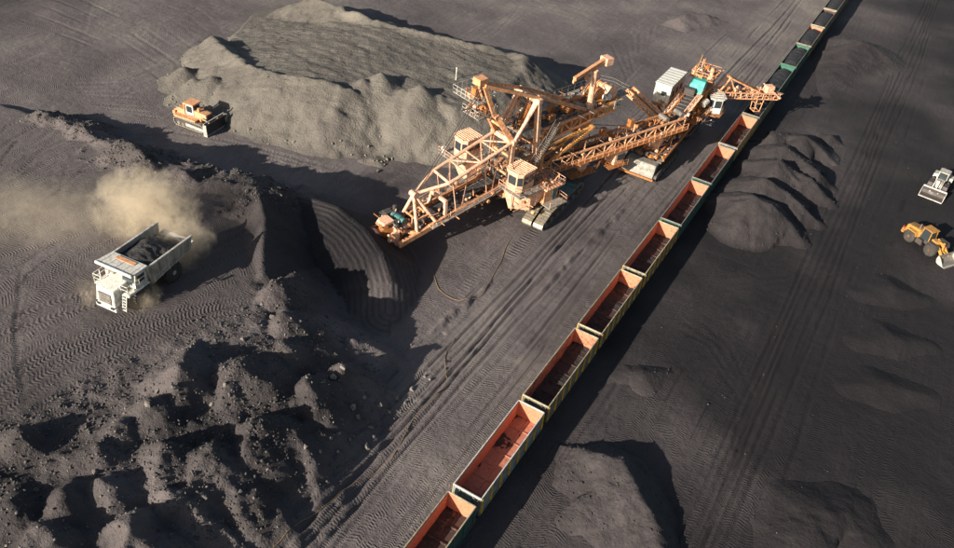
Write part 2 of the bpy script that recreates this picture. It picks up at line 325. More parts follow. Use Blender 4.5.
# dumped cones of the spoil bank: (px, py, height of the tip, slope)
CONES = [(180, 372, 8.4), (150, 402, 7.8), (238, 366, 7.6), (283, 318, 6.6), (270, 285, 7.0), (92, 446, 7.4), (66, 496, 7.2), (40, 535, 7.4), (250, 425, 6.4), (305, 380, 5.4), (340, 372, 3.8), (205, 450, 6.8), (285, 345, 6.2),
         (168, 498, 5.8), (290, 430, 4.4), (120, 425, 7.4), (20, 440, 7.2), (125, 525, 6.8), (215, 490, 4.6), (105, 490, 6.8), (160, 450, 7.2), (352, 345, 2.8), (10, 500, 7.4), (335, 400, 2.6), (366, 392, 1.4)]
def base_ground(X, Y):
    near = sstep(400, 250, np.abs(X+40)) * sstep(400, 250, np.abs(Y-90))
    z = 0.30*fbm(X, Y, 30, 3, 1)*near + 0.10*fbm(X, Y, 5, 3, 2)*near + 9*fbm(X, Y, 260, 3, 3)*(1-near)
    far = sstep(-60, -140, X)*0.6
    z = z + far*fbm(X, Y, 22, 3, 4)*near
    lane = np.exp(-(((X)/3.4)**4))                                     # trackbed
    z = z*(1-lane) + 0.02*lane
    # bench the truck runs on
    sdb = sd_poly(X, Y, BENCH) + (2.2*fbm(X, Y, 9, 3, 5) + 0.6*fbm(X, Y, 2.2, 3, 0))*near
    ztop = np.clip(6.0+(X+56)*0.115, 0.4, 6.0) + 0.25*fbm(X, Y, 14, 3, 2)
    slp = 0.40+0.45*sstep(1, 12, Y)
    face = ztop + sdb*slp
    hb = smin(ztop, face, 0.5)
    rough = np.zeros(X.shape)
    z1 = smax(z, hb, 0.35)
    onb = np.clip((z1-z)/1.5, 0, 1)
    d, zl, u, s = polyline(X, Y, NBERM)
    rgn = 1.5*fbm(X, Y, 5.0, 4, 3, 0.6) + 0.8*(0.3-np.abs(fbm(X, Y, 2.0, 3, 4)))
    hbm = zl + 0.2 - d*0.62 + rgn*1.1 - 0.3
    z2 = smax(z1, hbm, 0.25); rough = np.maximum(rough, np.clip((hbm-z1+0.3)/0.6, 0, 1)*(d < 7))
    d2, zl2, u2, s2 = polyline(X, Y, EBERM); z2 = smax(z2, zl2-0.1-d2*0.8+0.5*fbm(X, Y, 4, 3, 1), 0.25)
    # spoil cones
    sdr = sd_poly(X, Y, ROUGHP); inr = sstep(-2.5, 3.0, sdr)
    zc = np.full(X.shape, -5.0)
    for i, (px, py, zt) in enumerate(CONES):
        p = W(px, py, zt); rr = random.Random(100+i); nf = rr.choice((4, 5, 6)); a0 = rr.uniform(0, 6.28)
        ix = np.where((np.abs(X-p[0]) < 16) & (np.abs(Y-p[1]) < 16))
        if len(ix[0]) == 0: continue
        x, y = X[ix], Y[ix]; pl = np.full(x.shape, -9.0)
        wx = x-p[0]+0.9*fbm(x+i*31, y, 5, 3, i); wy = y-p[1]+0.9*fbm(x, y+i*31, 5, 3, i+2)
        for q in range(nf):
            a = a0+6.283*(q+rr.uniform(-0.3, 0.3))/nf; pl = np.maximum(pl, (wx*math.cos(a)+wy*math.sin(a))*rr.uniform(0.85, 1.2))
        dd = 0.75*np.maximum(pl, 0)+0.25*np.hypot(wx, wy)+0.22*fbm(x, y+i*13, 1.6, 3, i+1)
        zc[ix] = np.maximum(zc[ix], zt + 0.6 - np.sqrt(dd*dd+0.02)*0.80)
    rn = 1.0*fbm(X, Y, 7.5, 3, 4, 0.5) + 1.1*(0.28-np.abs(fbm(X, Y, 3.6, 4, 1, 0.6))) + 0.35*(0.3-np.abs(fbm(X, Y, 1.1, 3, 2, 0.6)))
    z3 = smax(z2, zc + 0.2*rn, 0.12)
    m = np.maximum(inr, np.clip((zc-z2+0.5)/1.0, 0, 1))
    z3 = z3 + m*rn*0.6*np.clip(onb+0.25, 0, 1)
    rough = np.maximum(rough, m)
    # face of the bench is crumbly too
    fc = np.clip((hb-z)/1.0, 0, 1)*np.clip((ztop-hb)/1.2, 0, 1)*near
    z3 = z3 + fc*(0.12+0.2*sstep(12, 5, Y))*fbm(X, Y, 1.9, 4, 1, 0.6)
    rough = np.maximum(rough, fc*0.12); rough = rough*(1-0.9*sstep(9, 13, Y)*sstep(-44, -40, X)*(X < -10))
    # the mound the bucket wheel has just cut
    d, zl, u, s = polyline(X, Y, MOUND)
    hm = np.where(s > 0, zl-0.85*d, zl-0.36*d)
    hm = zl - np.where(s > 0, 0.85, 0.30)*(np.sqrt(d*d+0.6)-0.77)
    on = (hm > z3) & (d < 14)
    z4 = smax(z3, hm, 0.25); z4 = np.where(d < 16, z4, z3)
    cut = np.where(on, np.clip((hm-z3)/0.3, 0, 1), 0)
    rough = rough*(1-cut)
    # slight dish where the wheel digs
    w = W(378, 240, 0); z4 = z4 - 0.5*np.exp(-((X-w[0])**2+(Y-w[1])**2)/16)
    return dict(z=z4, rough=rough, bench=onb, cut=cut, cutd=d, fc=fc, near=near)
RUTS = []     # (points, width, depth, tread strength, bar pitch, chevron)
def rut(pts, w=0.6, dep=0.12, tr=0.7, pitch=0.4, chev=1.0, z=0.0): RUTS.append((Wp(pts, z) if len(pts[0]) == 2 else np.array(pts, float), w, dep, tr, pitch, chev))
def yrut(x, y0, y1, **k):
    n = 8; P = [(x+0.35*math.sin(0.07*(y0+(y1-y0)*i/n)+x), y0+(y1-y0)*i/n, 0) for i in range(n+1)]; rut(P, **k)
# straight wheel and crawler lines beside the train
for x, y0, y1, w, dep, tr in [(-13.6, -30, 120, 0.45, 0.22, 0.5), (-12.5, -30, 72, 0.4, 0.20, 0.5), (-11.4, -20, 78, 0.5, 0.28, 0.6), (-10.3, -30, 66, 0.4, 0.20, 0.4), (-8.9, -30, 60, 0.5, 0.22, 0.8), (-16.2, -30, 12, 0.5, 0.22, 0.4), (-7.6, -10, 50, 0.45, 0.1, 0.5), (-6.1, -25, 90, 0.7, 0.12, 0.9),
                              (-15.0, -30, 20, 0.7, 0.14, 0.6), (-4.4, -20, 40, 0.9, 0.06, 0.9), (-10.0, 100, 215, 0.6, 0.22, 0.3), (-8.2, 104, 215, 0.6, 0.22, 0.3), (-6.6, 108, 215, 0.5, 0.18, 0.3), (-12.2, 110, 190, 0.5, 0.14, 0.3),
                              (18.6, -15, 215, 0.36, 0.22, 0.2), (19.5, -15, 215, 0.32, 0.20, 0.2), (20.3, -15, 215, 0.32, 0.24, 0.2), (21.1, -15, 215, 0.32, 0.20, 0.2), (22.0, -15, 215, 0.34, 0.22, 0.2), (23.0, -15, 180, 0.4, 0.20, 0.2), (17.2, -15, 60, 0.7, 0.06, 0.8), (25.4, -5, 150, 0.6, 0.08, 0.5),
                              (4.6, 4, 30, 0.6, 0.12, 0.6), (5.4, 2, 26, 0.5, 0.1, 0.6), (6.2, 0, 22, 0.5, 0.1, 0.6)]:
    yrut(x, y0, y1, w=w, dep=dep, tr=tr*0.55, pitch=0.24)
_r = random.Random(5)
for k in range(46):
    x = _r.uniform(-19, -2.6); y = _r.uniform(-35, 120); yrut(x, y, y+_r.uniform(15, 70), w=_r.uniform(0.25, 0.6), dep=_r.uniform(0.03, 0.11), tr=_r.choice((0, 0.5, 0.9)), pitch=0.28)
for k in range(40):
    x = _r.uniform(3, 30); y = _r.uniform(-15, 180); yrut(x, y, y+_r.uniform(12, 60), w=_r.uniform(0.25, 0.6), dep=_r.uniform(0.02, 0.06), tr=_r.choice((0, 0.5, 0.8)), pitch=0.3)
for k in range(50):
    a = _r.uniform(-130, -25); y = _r.uniform(40, 190); L_ = _r.uniform(15, 60); h_ = _r.uniform(-0.5, 0.6)+0.35; c_ = _r.uniform(-0.012, 0.012)
    P_ = []; x = a
    for q in range(9): P_.append((x, y, 0)); x -= math.sin(h_)*L_/8; y += math.cos(h_)*L_/8; h_ += c_*L_/8
    rut(P_, w=_r.uniform(0.35, 0.8), dep=_r.uniform(0.03, 0.08), tr=_r.choice((0, 0.5)), pitch=0.4)
for k in range(44):
    x = _r.uniform(-80, -38); y = _r.uniform(-26, 16); L_ = _r.uniform(10, 34); h_ = _r.uniform(-0.5, 0.9)+(math.pi if k % 2 else 0); c_ = _r.uniform(-0.03, 0.03); P_ = []
    for q in range(9): P_.append((x, y, 0)); x -= math.sin(h_)*L_/8; y += math.cos(h_)*L_/8; h_ += c_*L_/8
    rut(P_, w=_r.uniform(0.5, 1.0), dep=_r.uniform(0.04, 0.12), tr=_r.choice((0.4, 0.9)), pitch=_r.uniform(0.32, 0.48))
for x in (-18.2, -16.3): yrut(x, 22, 47, w=1.5, dep=0.05, tr=0.9, pitch=0.62, chev=0.0)
for x in (-29.9, -28.2): yrut(x, 34, 47, w=1.5, dep=0.05, tr=0.7, pitch=0.62, chev=0.0)
# wheel tracks on the bench
for off in (-8, -1, 9, 15, 27, 33, 46, 51, 63, 69, 82):
    rut([(268-off*0.2, 292+off*0.40+(off % 5)), (200-off*0.2, 306+off*0.55), (130, 326+off*0.75), (60, 352+off*0.9), (0, 388+off), (-70, 432+off)], w=0.9, dep=0.12, tr=1.0, pitch=0.42, z=6.0)
for off in (0, 14):
    rut([(250+off, 230+off), (190, 262+off), (130, 285+off), (60, 300+off), (-30, 330+off)], w=0.9, dep=0.08, tr=0.8, pitch=0.55, z=6.0)
for off in (0, 16, 34, 50): rut([(120+off, 120+off*0.2), (70, 108+off*0.5), (10+off*0.4, 128+off), (-30, 170+off)], w=0.8, dep=0.08, tr=0.6, pitch=0.6, z=1.5)
# lane below the spoil bank
for P in ([(440, 385), (405, 425), (345, 465), (290, 505), (225, 552)], [(425, 372), (385, 410), (330, 447), (262, 492), (180, 552)], [(415, 400), (370, 432), (300, 478), (200, 552)]): rut(P, w=0.9, dep=0.10, tr=0.9, pitch=0.34)
# sweeping tracks on the upper yards
for k in range(9):
    rut([(20+k*9, 20-k*8), (90+k*14, 45-k*4), (150+k*9, 85-k*7), (185-k*1.5, 105-k*6), (160-k*6, 118-k*5), (110-k*6, 112-k*4)], w=0.7, dep=0.07, tr=0.4, pitch=0.6)
for k in range(7):
    rut([(600-k*4, 110-k*3), (628+k*3, 80-k*3), (612+k*7, 45-k*3), (575+k*4, 20-k*3), (530, 5-k*3)], w=0.6, dep=0.08, tr=0.4, pitch=0.6)
for k in range(5): rut([(150, 128+k*6), (230, 142+k*4), (300, 160+k*4), (370, 178+k*3)], w=0.8, dep=0.06, tr=0.4, pitch=0.6)
for k in range(4): rut([(705+k*8, 252+k*6), (760, 272+k*6), (822, 268+k*5), (880, 250+k*6)], w=0.6, dep=0.07, tr=0.6, pitch=0.36)
for k in range(4): rut([(700+k*9, 555), (735+k*8, 470), (772+k*7, 390), (800+k*6, 330)], w=0.8, dep=0.07, tr=0.4, pitch=0.32)
for k in range(4): rut([(660+k*12, 330-k*4), (700+k*10, 345), (740+k*5, 400), (735, 450)], w=0.6, dep=0.05, tr=0.4, pitch=0.32)
for k in range(5): rut([(905+k*6, 190), (890+k*6, 240), (898+k*7, 300), (880+k*5, 400), (850+k*6, 520)], w=0.7, dep=0.05, tr=0.5, pitch=0.5)

HERR = []     # wide fields of crossing dozer prints: rectangle in (x,y), bar pitch
def full_ground(X, Y):
    g = base_ground(X, Y); z = g['z']; near = g['near']
    T = np.zeros(X.shape); TU = np.zeros(X.shape); TV = np.zeros(X.shape)
    for P, w, dep, tr, pitch, chev in RUTS:
        lo = P[:, :2].min(0)-w*3; hi = P[:, :2].max(0)+w*3
        idx = np.where((X > lo[0]) & (X < hi[0]) & (Y > lo[1]) & (Y < hi[1]))
        if len(idx[0]) == 0: continue
        x, y = X[idx], Y[idx]
        d, zl, u, s = polyline(x+0.25*fbm(x, y, 9, 2, 1), y+0.25*fbm(x, y, 9, 2, 2), P)
        k = np.clip(0.55+1.8*vnoise(u/8.0+P[0, 0], u*0+P[0, 1]*3, 2), 0, 1)
        if dep >= 0.2: k = np.clip(k+0.45, 0, 1)
        prof = -dep*np.exp(-(d/(w*0.5))**4) + dep*0.55*np.exp(-((d-w*0.75)/(w*0.22))**2)
        free = 1-np.clip(g['rough'][idx], 0, 1)
        z[idx] += prof*k*free
        mk = np.exp(-(d/(w*0.52))**6)*tr*np.clip(k*1.3, 0, 1)*free
        up_ = mk > T[idx]
        T[idx] = np.where(up_, mk, T[idx]); TU[idx] = np.where(d < w*1.6, np.where(mk >= T[idx]-1e-6, u/pitch, TU[idx]), TU[idx]); TV[idx] = np.where(mk >= T[idx]-1e-6, s/pitch*chev, TV[idx])
    # prints of the wheel on its cut face
    c = g['cut']; TU = np.where(c > 0.02, g['cutd']/0.75, TU); TV = np.where(c > 0.02, 0, TV); T = np.maximum(T*(c <= 0.02), c*1.0)
    # windrow of pushed coal along the lane
    wl = polyline(X, Y, [(-9.6, 28, .0), (-9.4, 40, .25), (-8.6, 52, .4), (-8.0, 62, .2)]); z = np.maximum(z, wl[1]*(0.9+1.5*vnoise(X*0.9+Y*0.5, Y*0.45, 1))-wl[0]*0.6)
    wl = polyline(X, Y, [(-17.2, 14, .1), (-16.4, 24, .35), (-15.6, 32, .15)]); z = np.maximum(z, wl[1]*(0.9+1.5*vnoise(X*0.9+Y*0.5, Y*0.45, 3))-wl[0]*0.6)
    # how much soil shows through the coal dust, with a vignette painted in
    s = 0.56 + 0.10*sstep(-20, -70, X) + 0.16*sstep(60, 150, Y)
    right = sstep(-2.5, 2.5, X+0.5*fbm(X, Y, 8, 3, 1)); s = s*(1-right) + right*(0.19 - 0.21*sstep(8, 25, X) + 0.10*sstep(110, 200, Y))  # coal yard at right, darkened further towards its edge as painted vignette
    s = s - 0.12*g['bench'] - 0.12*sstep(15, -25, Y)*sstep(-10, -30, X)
    s = s - 0.20*g['cut'] - 0.36*np.exp(-(((X+33)/10)**2+((Y-24)/13)**2)) - 0.25*sstep(-100, -150, X)  # last term: far left corner darkened as painted vignette
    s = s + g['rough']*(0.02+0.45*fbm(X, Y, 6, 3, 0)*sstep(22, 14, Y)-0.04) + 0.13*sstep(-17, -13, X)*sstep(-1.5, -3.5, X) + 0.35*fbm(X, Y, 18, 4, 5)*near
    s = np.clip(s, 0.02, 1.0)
    tread = np.clip(T, 0, 1)*near
    return z, s, g['rough'], tread, TU, TV
def ground_z(x, y):
    return float(full_ground(np.array([[float(x)]]), np.array([[float(y)]]))[0][0, 0])
def place(px, py, it=6, extra=0.0):            # a sighted point lying on the ground
    z = 0.0
    for _ in range(it):
        p = W(px, py, z+extra); z = float(base_ground(np.array([[p[0]]]), np.array([[p[1]]]))['z'][0, 0])
    p = W(px, py, z+extra); return np.array([p[0], p[1], z])
def grid_mesh(name, xs, ys, Z, mat, keep=None, attrs=None, smooth=True):
    nx, ny = len(xs), len(ys); XX, YY = np.meshgrid(xs, ys)
    co = np.stack([XX, YY, Z], -1).reshape(-1, 3).astype(np.float32)
    i = np.arange(nx*ny).reshape(ny, nx); q = np.stack([i[:-1, :-1], i[:-1, 1:], i[1:, 1:], i[1:, :-1]], -1).reshape(-1, 4)
    if keep is not None:
        kk = keep.reshape(-1); q = q[kk[q].any(1)]
        used = np.zeros(nx*ny, bool); used[q.ravel()] = True; rem = np.cumsum(used)-1; co = co[used]; q = rem[q]
        if attrs: attrs = {k: v.reshape(-1)[used] for k, v in attrs.items()}
    me = bpy.data.meshes.new(name); me.vertices.add(len(co)); me.vertices.foreach_set('co', co.ravel())
    me.loops.add(q.size); me.loops.foreach_set('vertex_index', q.ravel().astype(np.int32))
    me.polygons.add(len(q)); me.polygons.foreach_set('loop_start', (np.arange(len(q))*4).astype(np.int32)); me.polygons.foreach_set('loop_total', np.full(len(q), 4, np.int32))
    me.polygons.foreach_set('use_smooth', np.full(len(q), smooth)); me.update(calc_edges=True)
    for k, v in (attrs or {}).items():
        a = me.attributes.new(k, 'FLOAT', 'POINT'); a.data.foreach_set('value', v.reshape(-1).astype(np.float32))
    me.materials.append(mat); o = bpy.data.objects.new(name, me); col.objects.link(o); return o
def axis(segs, lo_far, hi_far):
    a = []
    for x0, x1, st in segs: a += list(np.arange(x0, x1-1e-6, st))
    a.append(segs[-1][1]); st = segs[-1][2]; x = a[-1]
    while x < hi_far: st *= 1.35; x += st; a.append(x)
    b_ = []; st = segs[0][2]; x = segs[0][0]
    while x > lo_far: st *= 1.35; x -= st; b_.append(x)
    return np.array(b_[::-1]+a)
gx = axis([(-148, -62, 0.40), (-62, -22, 0.27), (-22, -2, 0.17), (-2, 26, 0.24), (26, 50, 0.4)], -4000, 4000)
gy = axis([(-34, 10, 0.26), (10, 60, 0.32), (60, 120, 0.45), (120, 216, 0.7)], -4000, 5000)
GX, GY = np.meshgrid(gx, gy)
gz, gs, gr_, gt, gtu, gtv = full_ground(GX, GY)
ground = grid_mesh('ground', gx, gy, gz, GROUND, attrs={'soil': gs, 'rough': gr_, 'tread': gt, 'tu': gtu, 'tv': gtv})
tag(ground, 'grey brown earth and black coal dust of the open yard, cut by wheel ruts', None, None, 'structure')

# ------------------------------------------------------------------ heaps standing on the yard
HEAPS = []
def heap_z(X, Y):
    z = base_ground(X, Y)['z'].copy(); top = z.copy()
    for fn, b in HEAPS:
        i = np.where((X > b[0]) & (X < b[1]) & (Y > b[2]) & (Y < b[3]))
        if len(i[0]): top[i] = np.maximum(top[i], z[i]+fn(X[i], Y[i]))
    return top, top-z
def heap(name, fn, bounds, res, soil, label, cat, rough=0.0, group=None, tread=None, mat=None, soilf=None):
    x0, x1, y0, y1 = bounds; xs = np.arange(x0, x1, res); ys = np.arange(y0, y1, res); X, Y = np.meshgrid(xs, ys)
    b0 = base_ground(X, Y)['z']; h = fn(X, Y)
    HEAPS.append((fn, bounds)); keep = h > -0.10; z = b0 + np.maximum(h, -0.35)
    s = np.clip(soil + (0.05+0.22*soil)*fbm(X, Y, 6, 3, 2), 0, 1.3)
    if soilf is not None: s = s+soilf(X, Y, h)
    bl = np.clip(h/0.7, 0, 1); gs_ = full_ground(X, Y)[1] if soil < 0.6 else 0.5; s = s*bl + gs_*(1-bl)
    ro = rough*np.clip(h/0.6, 0, 1); zz = np.zeros(X.shape); td, tu = (zz, zz) if tread is None else tread(X, Y)
    o = grid_mesh(name, xs, ys, z, mat or HEAPMAT, keep, {'soil': s, 'rough': ro, 'tread': td, 'tu': tu, 'tv': zz})
    return tag(o, label, cat, group)
def ridge_fn(parts, slope=0.66, n1=0.5, n2=0.12, seed=0, rnd=0.5):
    """parts: crest polylines with heights; steepness at the angle of repose, gullied a little"""
    def f(X, Y):
        h = np.full(X.shape, -9.0)
        for k, P in enumerate(parts):
            d, zl, u, s = polyline(X+n1*0.6*fbm(X, Y, 4, 3, seed), Y+n1*0.6*fbm(X, Y, 4, 3, seed+1), P)
            hk = zl - (np.sqrt(d*d+rnd*rnd)-rnd)*slope
            h = smax(h, hk, 0.12) if k else hk
        return h + np.clip(h, 0, 1)*(n1*0.35*fbm(X, Y, 3.0, 4, seed+2) + n2*fbm(X, Y, 0.9, 3, seed+3))
    return f
def bb(parts, m=7):
    P = np.vstack(parts); return (P[:, 0].min()-m, P[:, 0].max()+m, P[:, 1].min()-m, P[:, 1].max()+m)
five = [([(718, 220, .8), (738, 203, 3.2), (756, 197, 4.4), (774, 206, 4.0), (791, 224, 2.2), (799, 238, .8)], [(756, 197, 4.4), (745, 215, 2.6)], 0.50, 'nearest of the five coal heaps beside the train, rounded and smooth'),
        ([(731, 196, 1.0), (750, 183, 3.4), (764, 179, 4.3), (788, 193, 3.2), (805, 208, 2.2), (816, 220, .8)], [(764, 179, 4.3), (772, 188, 3.4)], 0.56, 'second coal heap from the front in the row of five'),
        ([(747, 170, 1.2), (763, 163, 3.0), (779, 161, 4.4), (800, 174, 2.8), (812, 178, 3.0), (828, 198, .9)], [(779, 161, 4.4), (772, 172, 3.0)], 0.54, 'middle coal heap of the five, its peak slightly paler'),
        ([(756, 155, 1.0), (776, 146, 3.6), (786, 145, 4.0), (804, 160, 2.6), (819, 172, 2.8), (831, 185, .7)], [(786, 145, 4.0), (790, 154, 3.0)], 0.52, 'fourth coal heap from the front in the row of five'),
        ([(764, 139, 1.0), (774, 131, 3.2), (790, 135, 2.4), (804, 136, 3.6), (816, 144, 2.0), (825, 158, .8)], [(804, 136, 3.6), (800, 146, 2.2)], 0.50, 'rearmost of the five coal heaps beside the train')]
for i, (P, P2, sl_, lab) in enumerate(five):
    p = [Wp(P), Wp(P2)]; heap('coal_heap', ridge_fn(p, sl_, 0.9, 0.14, i, 0.25), bb(p, 10), 0.25, 0.13, lab, 'coal heap', 0.12, 'coal heaps in a row right of the train')
p = [Wp([(822, 134, .3), (832, 135, 1.5), (842, 145, .2)])]; heap('coal_heap', ridge_fn(p, 0.5, 0.3, 0.06, 2), bb(p), 0.35, 0.12, 'small low coal heap just behind the row of five', 'coal heap', 0.05)
p = [Wp([(833, 42, .6), (848, 40, 2.0), (860, 41, 3.4), (868, 50, 2.4), (882, 74, .2)]), Wp([(860, 41, 3.2), (850, 55, 2.2), (838, 72, 1.2), (828, 92, .4)])]
heap('coal_heap', ridge_fn(p, 0.30, 0.8, 0.12, 4), bb(p, 11), 0.4, 0.15, 'broad flat coal heap beside the loaded wagons at the far end', 'coal heap', 0.05)
BH = Wp([(574, 447, 0.6), (586, 449, 1.5), (602, 452, 1.9), (622, 461, 2.5), (640, 488, 2.4), (653, 510, 2.0), (662, 545, 1.5), (668, 590, 1.0)])
def bottom_fn(X, Y):
    x = X+0.9*fbm(X, Y, 5, 3, 1); y = Y+0.9*fbm(X, Y, 5, 3, 2); d, zl, u, s_ = polyline(x, y, BH)
    h = zl - np.where(s_ > 0, 0.72, 0.30)*(np.sqrt(d*d+0.06)-0.25)
    g_ = np.abs(fbm(X, Y, 3.2, 4, 3, 0.6))
    return h + np.clip(h, 0, 1)*(0.5*g_ - 0.15 + 0.35*fbm(X, Y, 6, 2, 0) + 0.06*fbm(X, Y, 0.8, 3, 4))
def bottom_tr(X, Y):
    m = sstep(7.0, 5.6, X)*sstep(2.0, 3.4, X)*sstep(24, 16, Y)*sstep(0, 3, Y); return m*0.9, X/0.5
heap('coal_heap', bottom_fn, bb([BH], 11), 0.2, 0.24, 'large heap with a lit crest and long shadow at the bottom edge beside the train', 'coal heap', 0.25, None, bottom_tr)
p = [Wp([(770, 560, .3), (785, 535, .9), (812, 518, 1.5), (848, 514, 1.2), (866, 535, .7), (870, 570, .4)])]
heap('coal_heap', ridge_fn(p, 0.28, 0.9, 0.10, 3, 0.4), bb(p, 8), 0.25, 0.03, 'very dark coal heap at the bottom right beyond the rutted lane', 'coal heap', 0.1)
p = [Wp([(610, 378, .1), (630, 372, .5), (645, 374, .9), (666, 372, .2)])]
heap('coal_heap', ridge_fn(p, 0.4, 0.5, 0.05, 5), bb(p, 4), 0.2, 0.12, 'small pushed up patch of coal in the open yard right of the train', 'coal heap', 0.05)
for k, (P, lab) in enumerate([([(862, 292, .4), (893, 287, 1.0), (926, 299, .3)], 'low black coal windrow nearest below the yellow loader'), ([(858, 340, .4), (890, 335, .9), (932, 345, .3)], 'low black coal windrow between two others at the right'), ([(852, 388, .4), (882, 384, .9), (930, 396, .3)], 'low black coal windrow at the right, farthest from the yellow loader')]):
    p = [Wp(P)]; heap('coal_windrow', ridge_fn(p, 0.26, 0.8, 0.08, k, 0.5), bb(p, 8), 0.4, 0.02, lab, 'coal heap', 0.02, 'low coal windrows at the right')
p = [Wp([(662, 24, .2), (680, 18, 1.8), (692, 12, 2.2), (708, 15, 1.6), (726, 22, .2)]), Wp([(692, 12, 2.0), (700, 20, .8)])]
heap('earth_heap', ridge_fn(p, 0.5, 0.7, 0.12, 2), bb(p, 6), 0.4, 0.65, 'low rough earth heap on the open ground at the top centre', 'earth heap', 0.3)

# the long flat-topped stockpile behind the excavator
SPTOP = np.vstack([Wp([(222, 36, 4.0), (246, 60, 5.0), (275, 80, 6), (320, 90, 6), (362, 92, 6), (400, 96, 6), (432, 100, 6), (455, 108, 6), (478, 104, 6), (505, 92, 6), (521, 72, 6), (523, 57, 6), (500, 52, 6), (460, 42, 6), (400, 30, 6), (345, 14, 5.5), (310, -2, 5), (262, -20, 4)])])
SPBERM = Wp([(213, 37, 4.0), (226, 50, 5.2), (245, 64, 6.0), (275, 74, 6.8), (310, 80, 7.1), (340, 88, 7.0), (352, 92, 6.4)])
SPBACK = Wp([(522, 66, 6.6), (524, 56, 6.9), (500, 50, 6.5), (455, 40, 6.5), (400, 27, 6.6), (352, 12, 6.4), (330, 3, 6.2), (310, -4, 5.6)])
SPCONE = [(364, 80, 7.3), (381, 74, 8.0), (421, 86, 8.0), (404, 90, 6.9), (440, 95, 6.6), (346, 94, 6.2)]
FOOT = [(184, 66, 3.2), (194, 78, 3.2), (212, 76, 4.0)]
def ZTOP(X): return -0.35+6.3*sstep(-106, -66, X)
def stock_fn(X, Y):
    sd = sd_poly(X, Y, SPTOP) + 0.7*fbm(X, Y, 9, 3, 2) + 0.25*fbm(X, Y, 2.0, 3, 3)
    zt = ZTOP(X) + 0.25*fbm(X, Y, 8, 4, 1)
    h = smin(zt, zt+sd*0.68, 0.12)
    d, zl, u, s = polyline(X, Y, SPBERM); h = smax(h, zl+0.3-0.68*np.sqrt(d*d+0.08)+0.7*fbm(X, Y, 3, 3, 4), 0.08)
    d, zl, u, s = polyline(X, Y, SPBACK); h = smax(h, zl+0.2-0.62*np.sqrt(d*d+0.08)+0.9*fbm(X, Y, 3, 3, 5), 0.08)
    for i, (px, py, z_) in enumerate(SPCONE+FOOT):
        p_ = W(px, py, z_); dd = np.hypot(X-p_[0], Y-p_[1])*(1+0.3*fbm(X+i*9, Y, 5, 3, i)); h = smax(h, z_+0.2-0.66*np.sqrt(dd*dd+0.08), 0.06)
    rill = np.clip((6-h)/2, 0, 1)*np.clip(h/1.5, 0, 1)
    flat = np.clip(1-np.abs(h-zt)/0.8, 0, 1)
    return h + np.clip(h, 0, 1)*(0.20*fbm(X, Y, 1.3, 4, 0, 0.65) + 0.22*rill*fbm(X*1.0, Y*0.30, 1.7, 4, 3, 0.6) + flat*0.20*fbm(X*0.16, Y+0.16*X, 1.5, 4, 2))
def stock_tr(X, Y):
    h = stock_fn(X, Y); top = sstep(2.0, 0.5, np.abs(h-ZTOP(X)))
    v = (X*0.16-Y*0.98)+2.0*fbm(X, Y, 25, 2, 1)
    return top*0.45*np.clip(0.5+2*fbm(X, Y, 9, 2, 3), 0, 1), v/1.1+1.2*fbm(X, Y, 7, 3, 4)
heap('earth_stockpile', stock_fn, (-118, -22, 36, 118), 0.32, 0.85, 'long flat topped stockpile of pale grey earth behind the excavator', 'stockpile', 0.6, None, stock_tr, EARTH, lambda X, Y, h: -0.14*np.clip(1-np.abs(h-ZTOP(X))/1.0, 0, 1)+0.25*fbm(X, Y, 9, 4, 1))
p = [Wp([(222, 108, .8), (232, 98, 1.8), (240, 100, 1.6)])]
heap('rubble_heap', ridge_fn(p, 0.6, 1.0, 0.2, 1), bb(p, 4), 0.25, 0.25, 'small dark rubble heap at the foot of the stockpile beside the dozer', 'rubble heap', 0.9)

# ------------------------------------------------------------------ railway and train
track = empty('railway_track', (0, 0, 0), 0, 'straight railway track running under the coal train', 'railway track')
for sx in (-0.76, 0.76):
    MB().box((sx, 90, 0.27), (0.08, 280, 0.17)).build('rail', STEEL, track)
sm = MB()
for k in range(470): sm.box((0, -48+k*0.6, 0.11), (2.6, 0.24, 0.16))
tag(sm.build('sleeper', CONCRETE, track), kind='stuff')

PITCH_W = 13.92; WL = 13.0; HW = 1.55; ZF = 1.35; ZT = 3.5
INT = {}
def interior(name, c, dust):
    m, nt, b, out = new_mat(name); g = nd(nt, 'ShaderNodeNewGeometry'); P = g.outputs['Position']
    n1 = noise_n(nt, P, 0.7, 5, 0.65); n2 = noise_n(nt, P, 3.4, 5, 0.7)
    cc = mix_c(nt, ramp_n(nt, n2, 0.35, 0.7), c, tuple(q*0.62 for q in c))
    f = ramp_n(nt, math_n(nt, 'ADD', math_n(nt, 'MULTIPLY', n1, 0.55), math_n(nt, 'MULTIPLY', n2, 0.45)), 0.62-dust*0.42, 0.72-dust*0.30)
    cc = mix_c(nt, math_n(nt, 'MULTIPLY', f, 0.93), cc, (0.022, 0.018, 0.018))
    nt.links.new(cc, b.inputs['Base Color']); b.inputs['Roughness'].default_value = 0.75
    bp = nd(nt, 'ShaderNodeBump'); bp.inputs['Strength'].default_value = 0.5; bp.inputs['Distance'].default_value = 0.05; nt.links.new(n2, bp.inputs['Height']); nt.links.new(bp.outputs[0], b.inputs['Normal'])
    return m
RUSTC = (0.45, 0.19, 0.125); WALLC = (0.65, 0.225, 0.125)
FLOORS = {k: interior('wagon floor '+k, RUSTC, d) for k, d in (('clean', 0.10), ('dusty', 0.80), ('sooty', 1.0), ('coaly', 1.2))}
WALLS = {k: interior('wagon wall '+k, WALLC, d) for k, d in (('clean', 0.0), ('dusty', 0.16), ('sooty', 0.36), ('coaly', 0.95))}
WALLS['green'] = paint('green wagon lining', (0.03, 0.13, 0.09), amt=0.55)
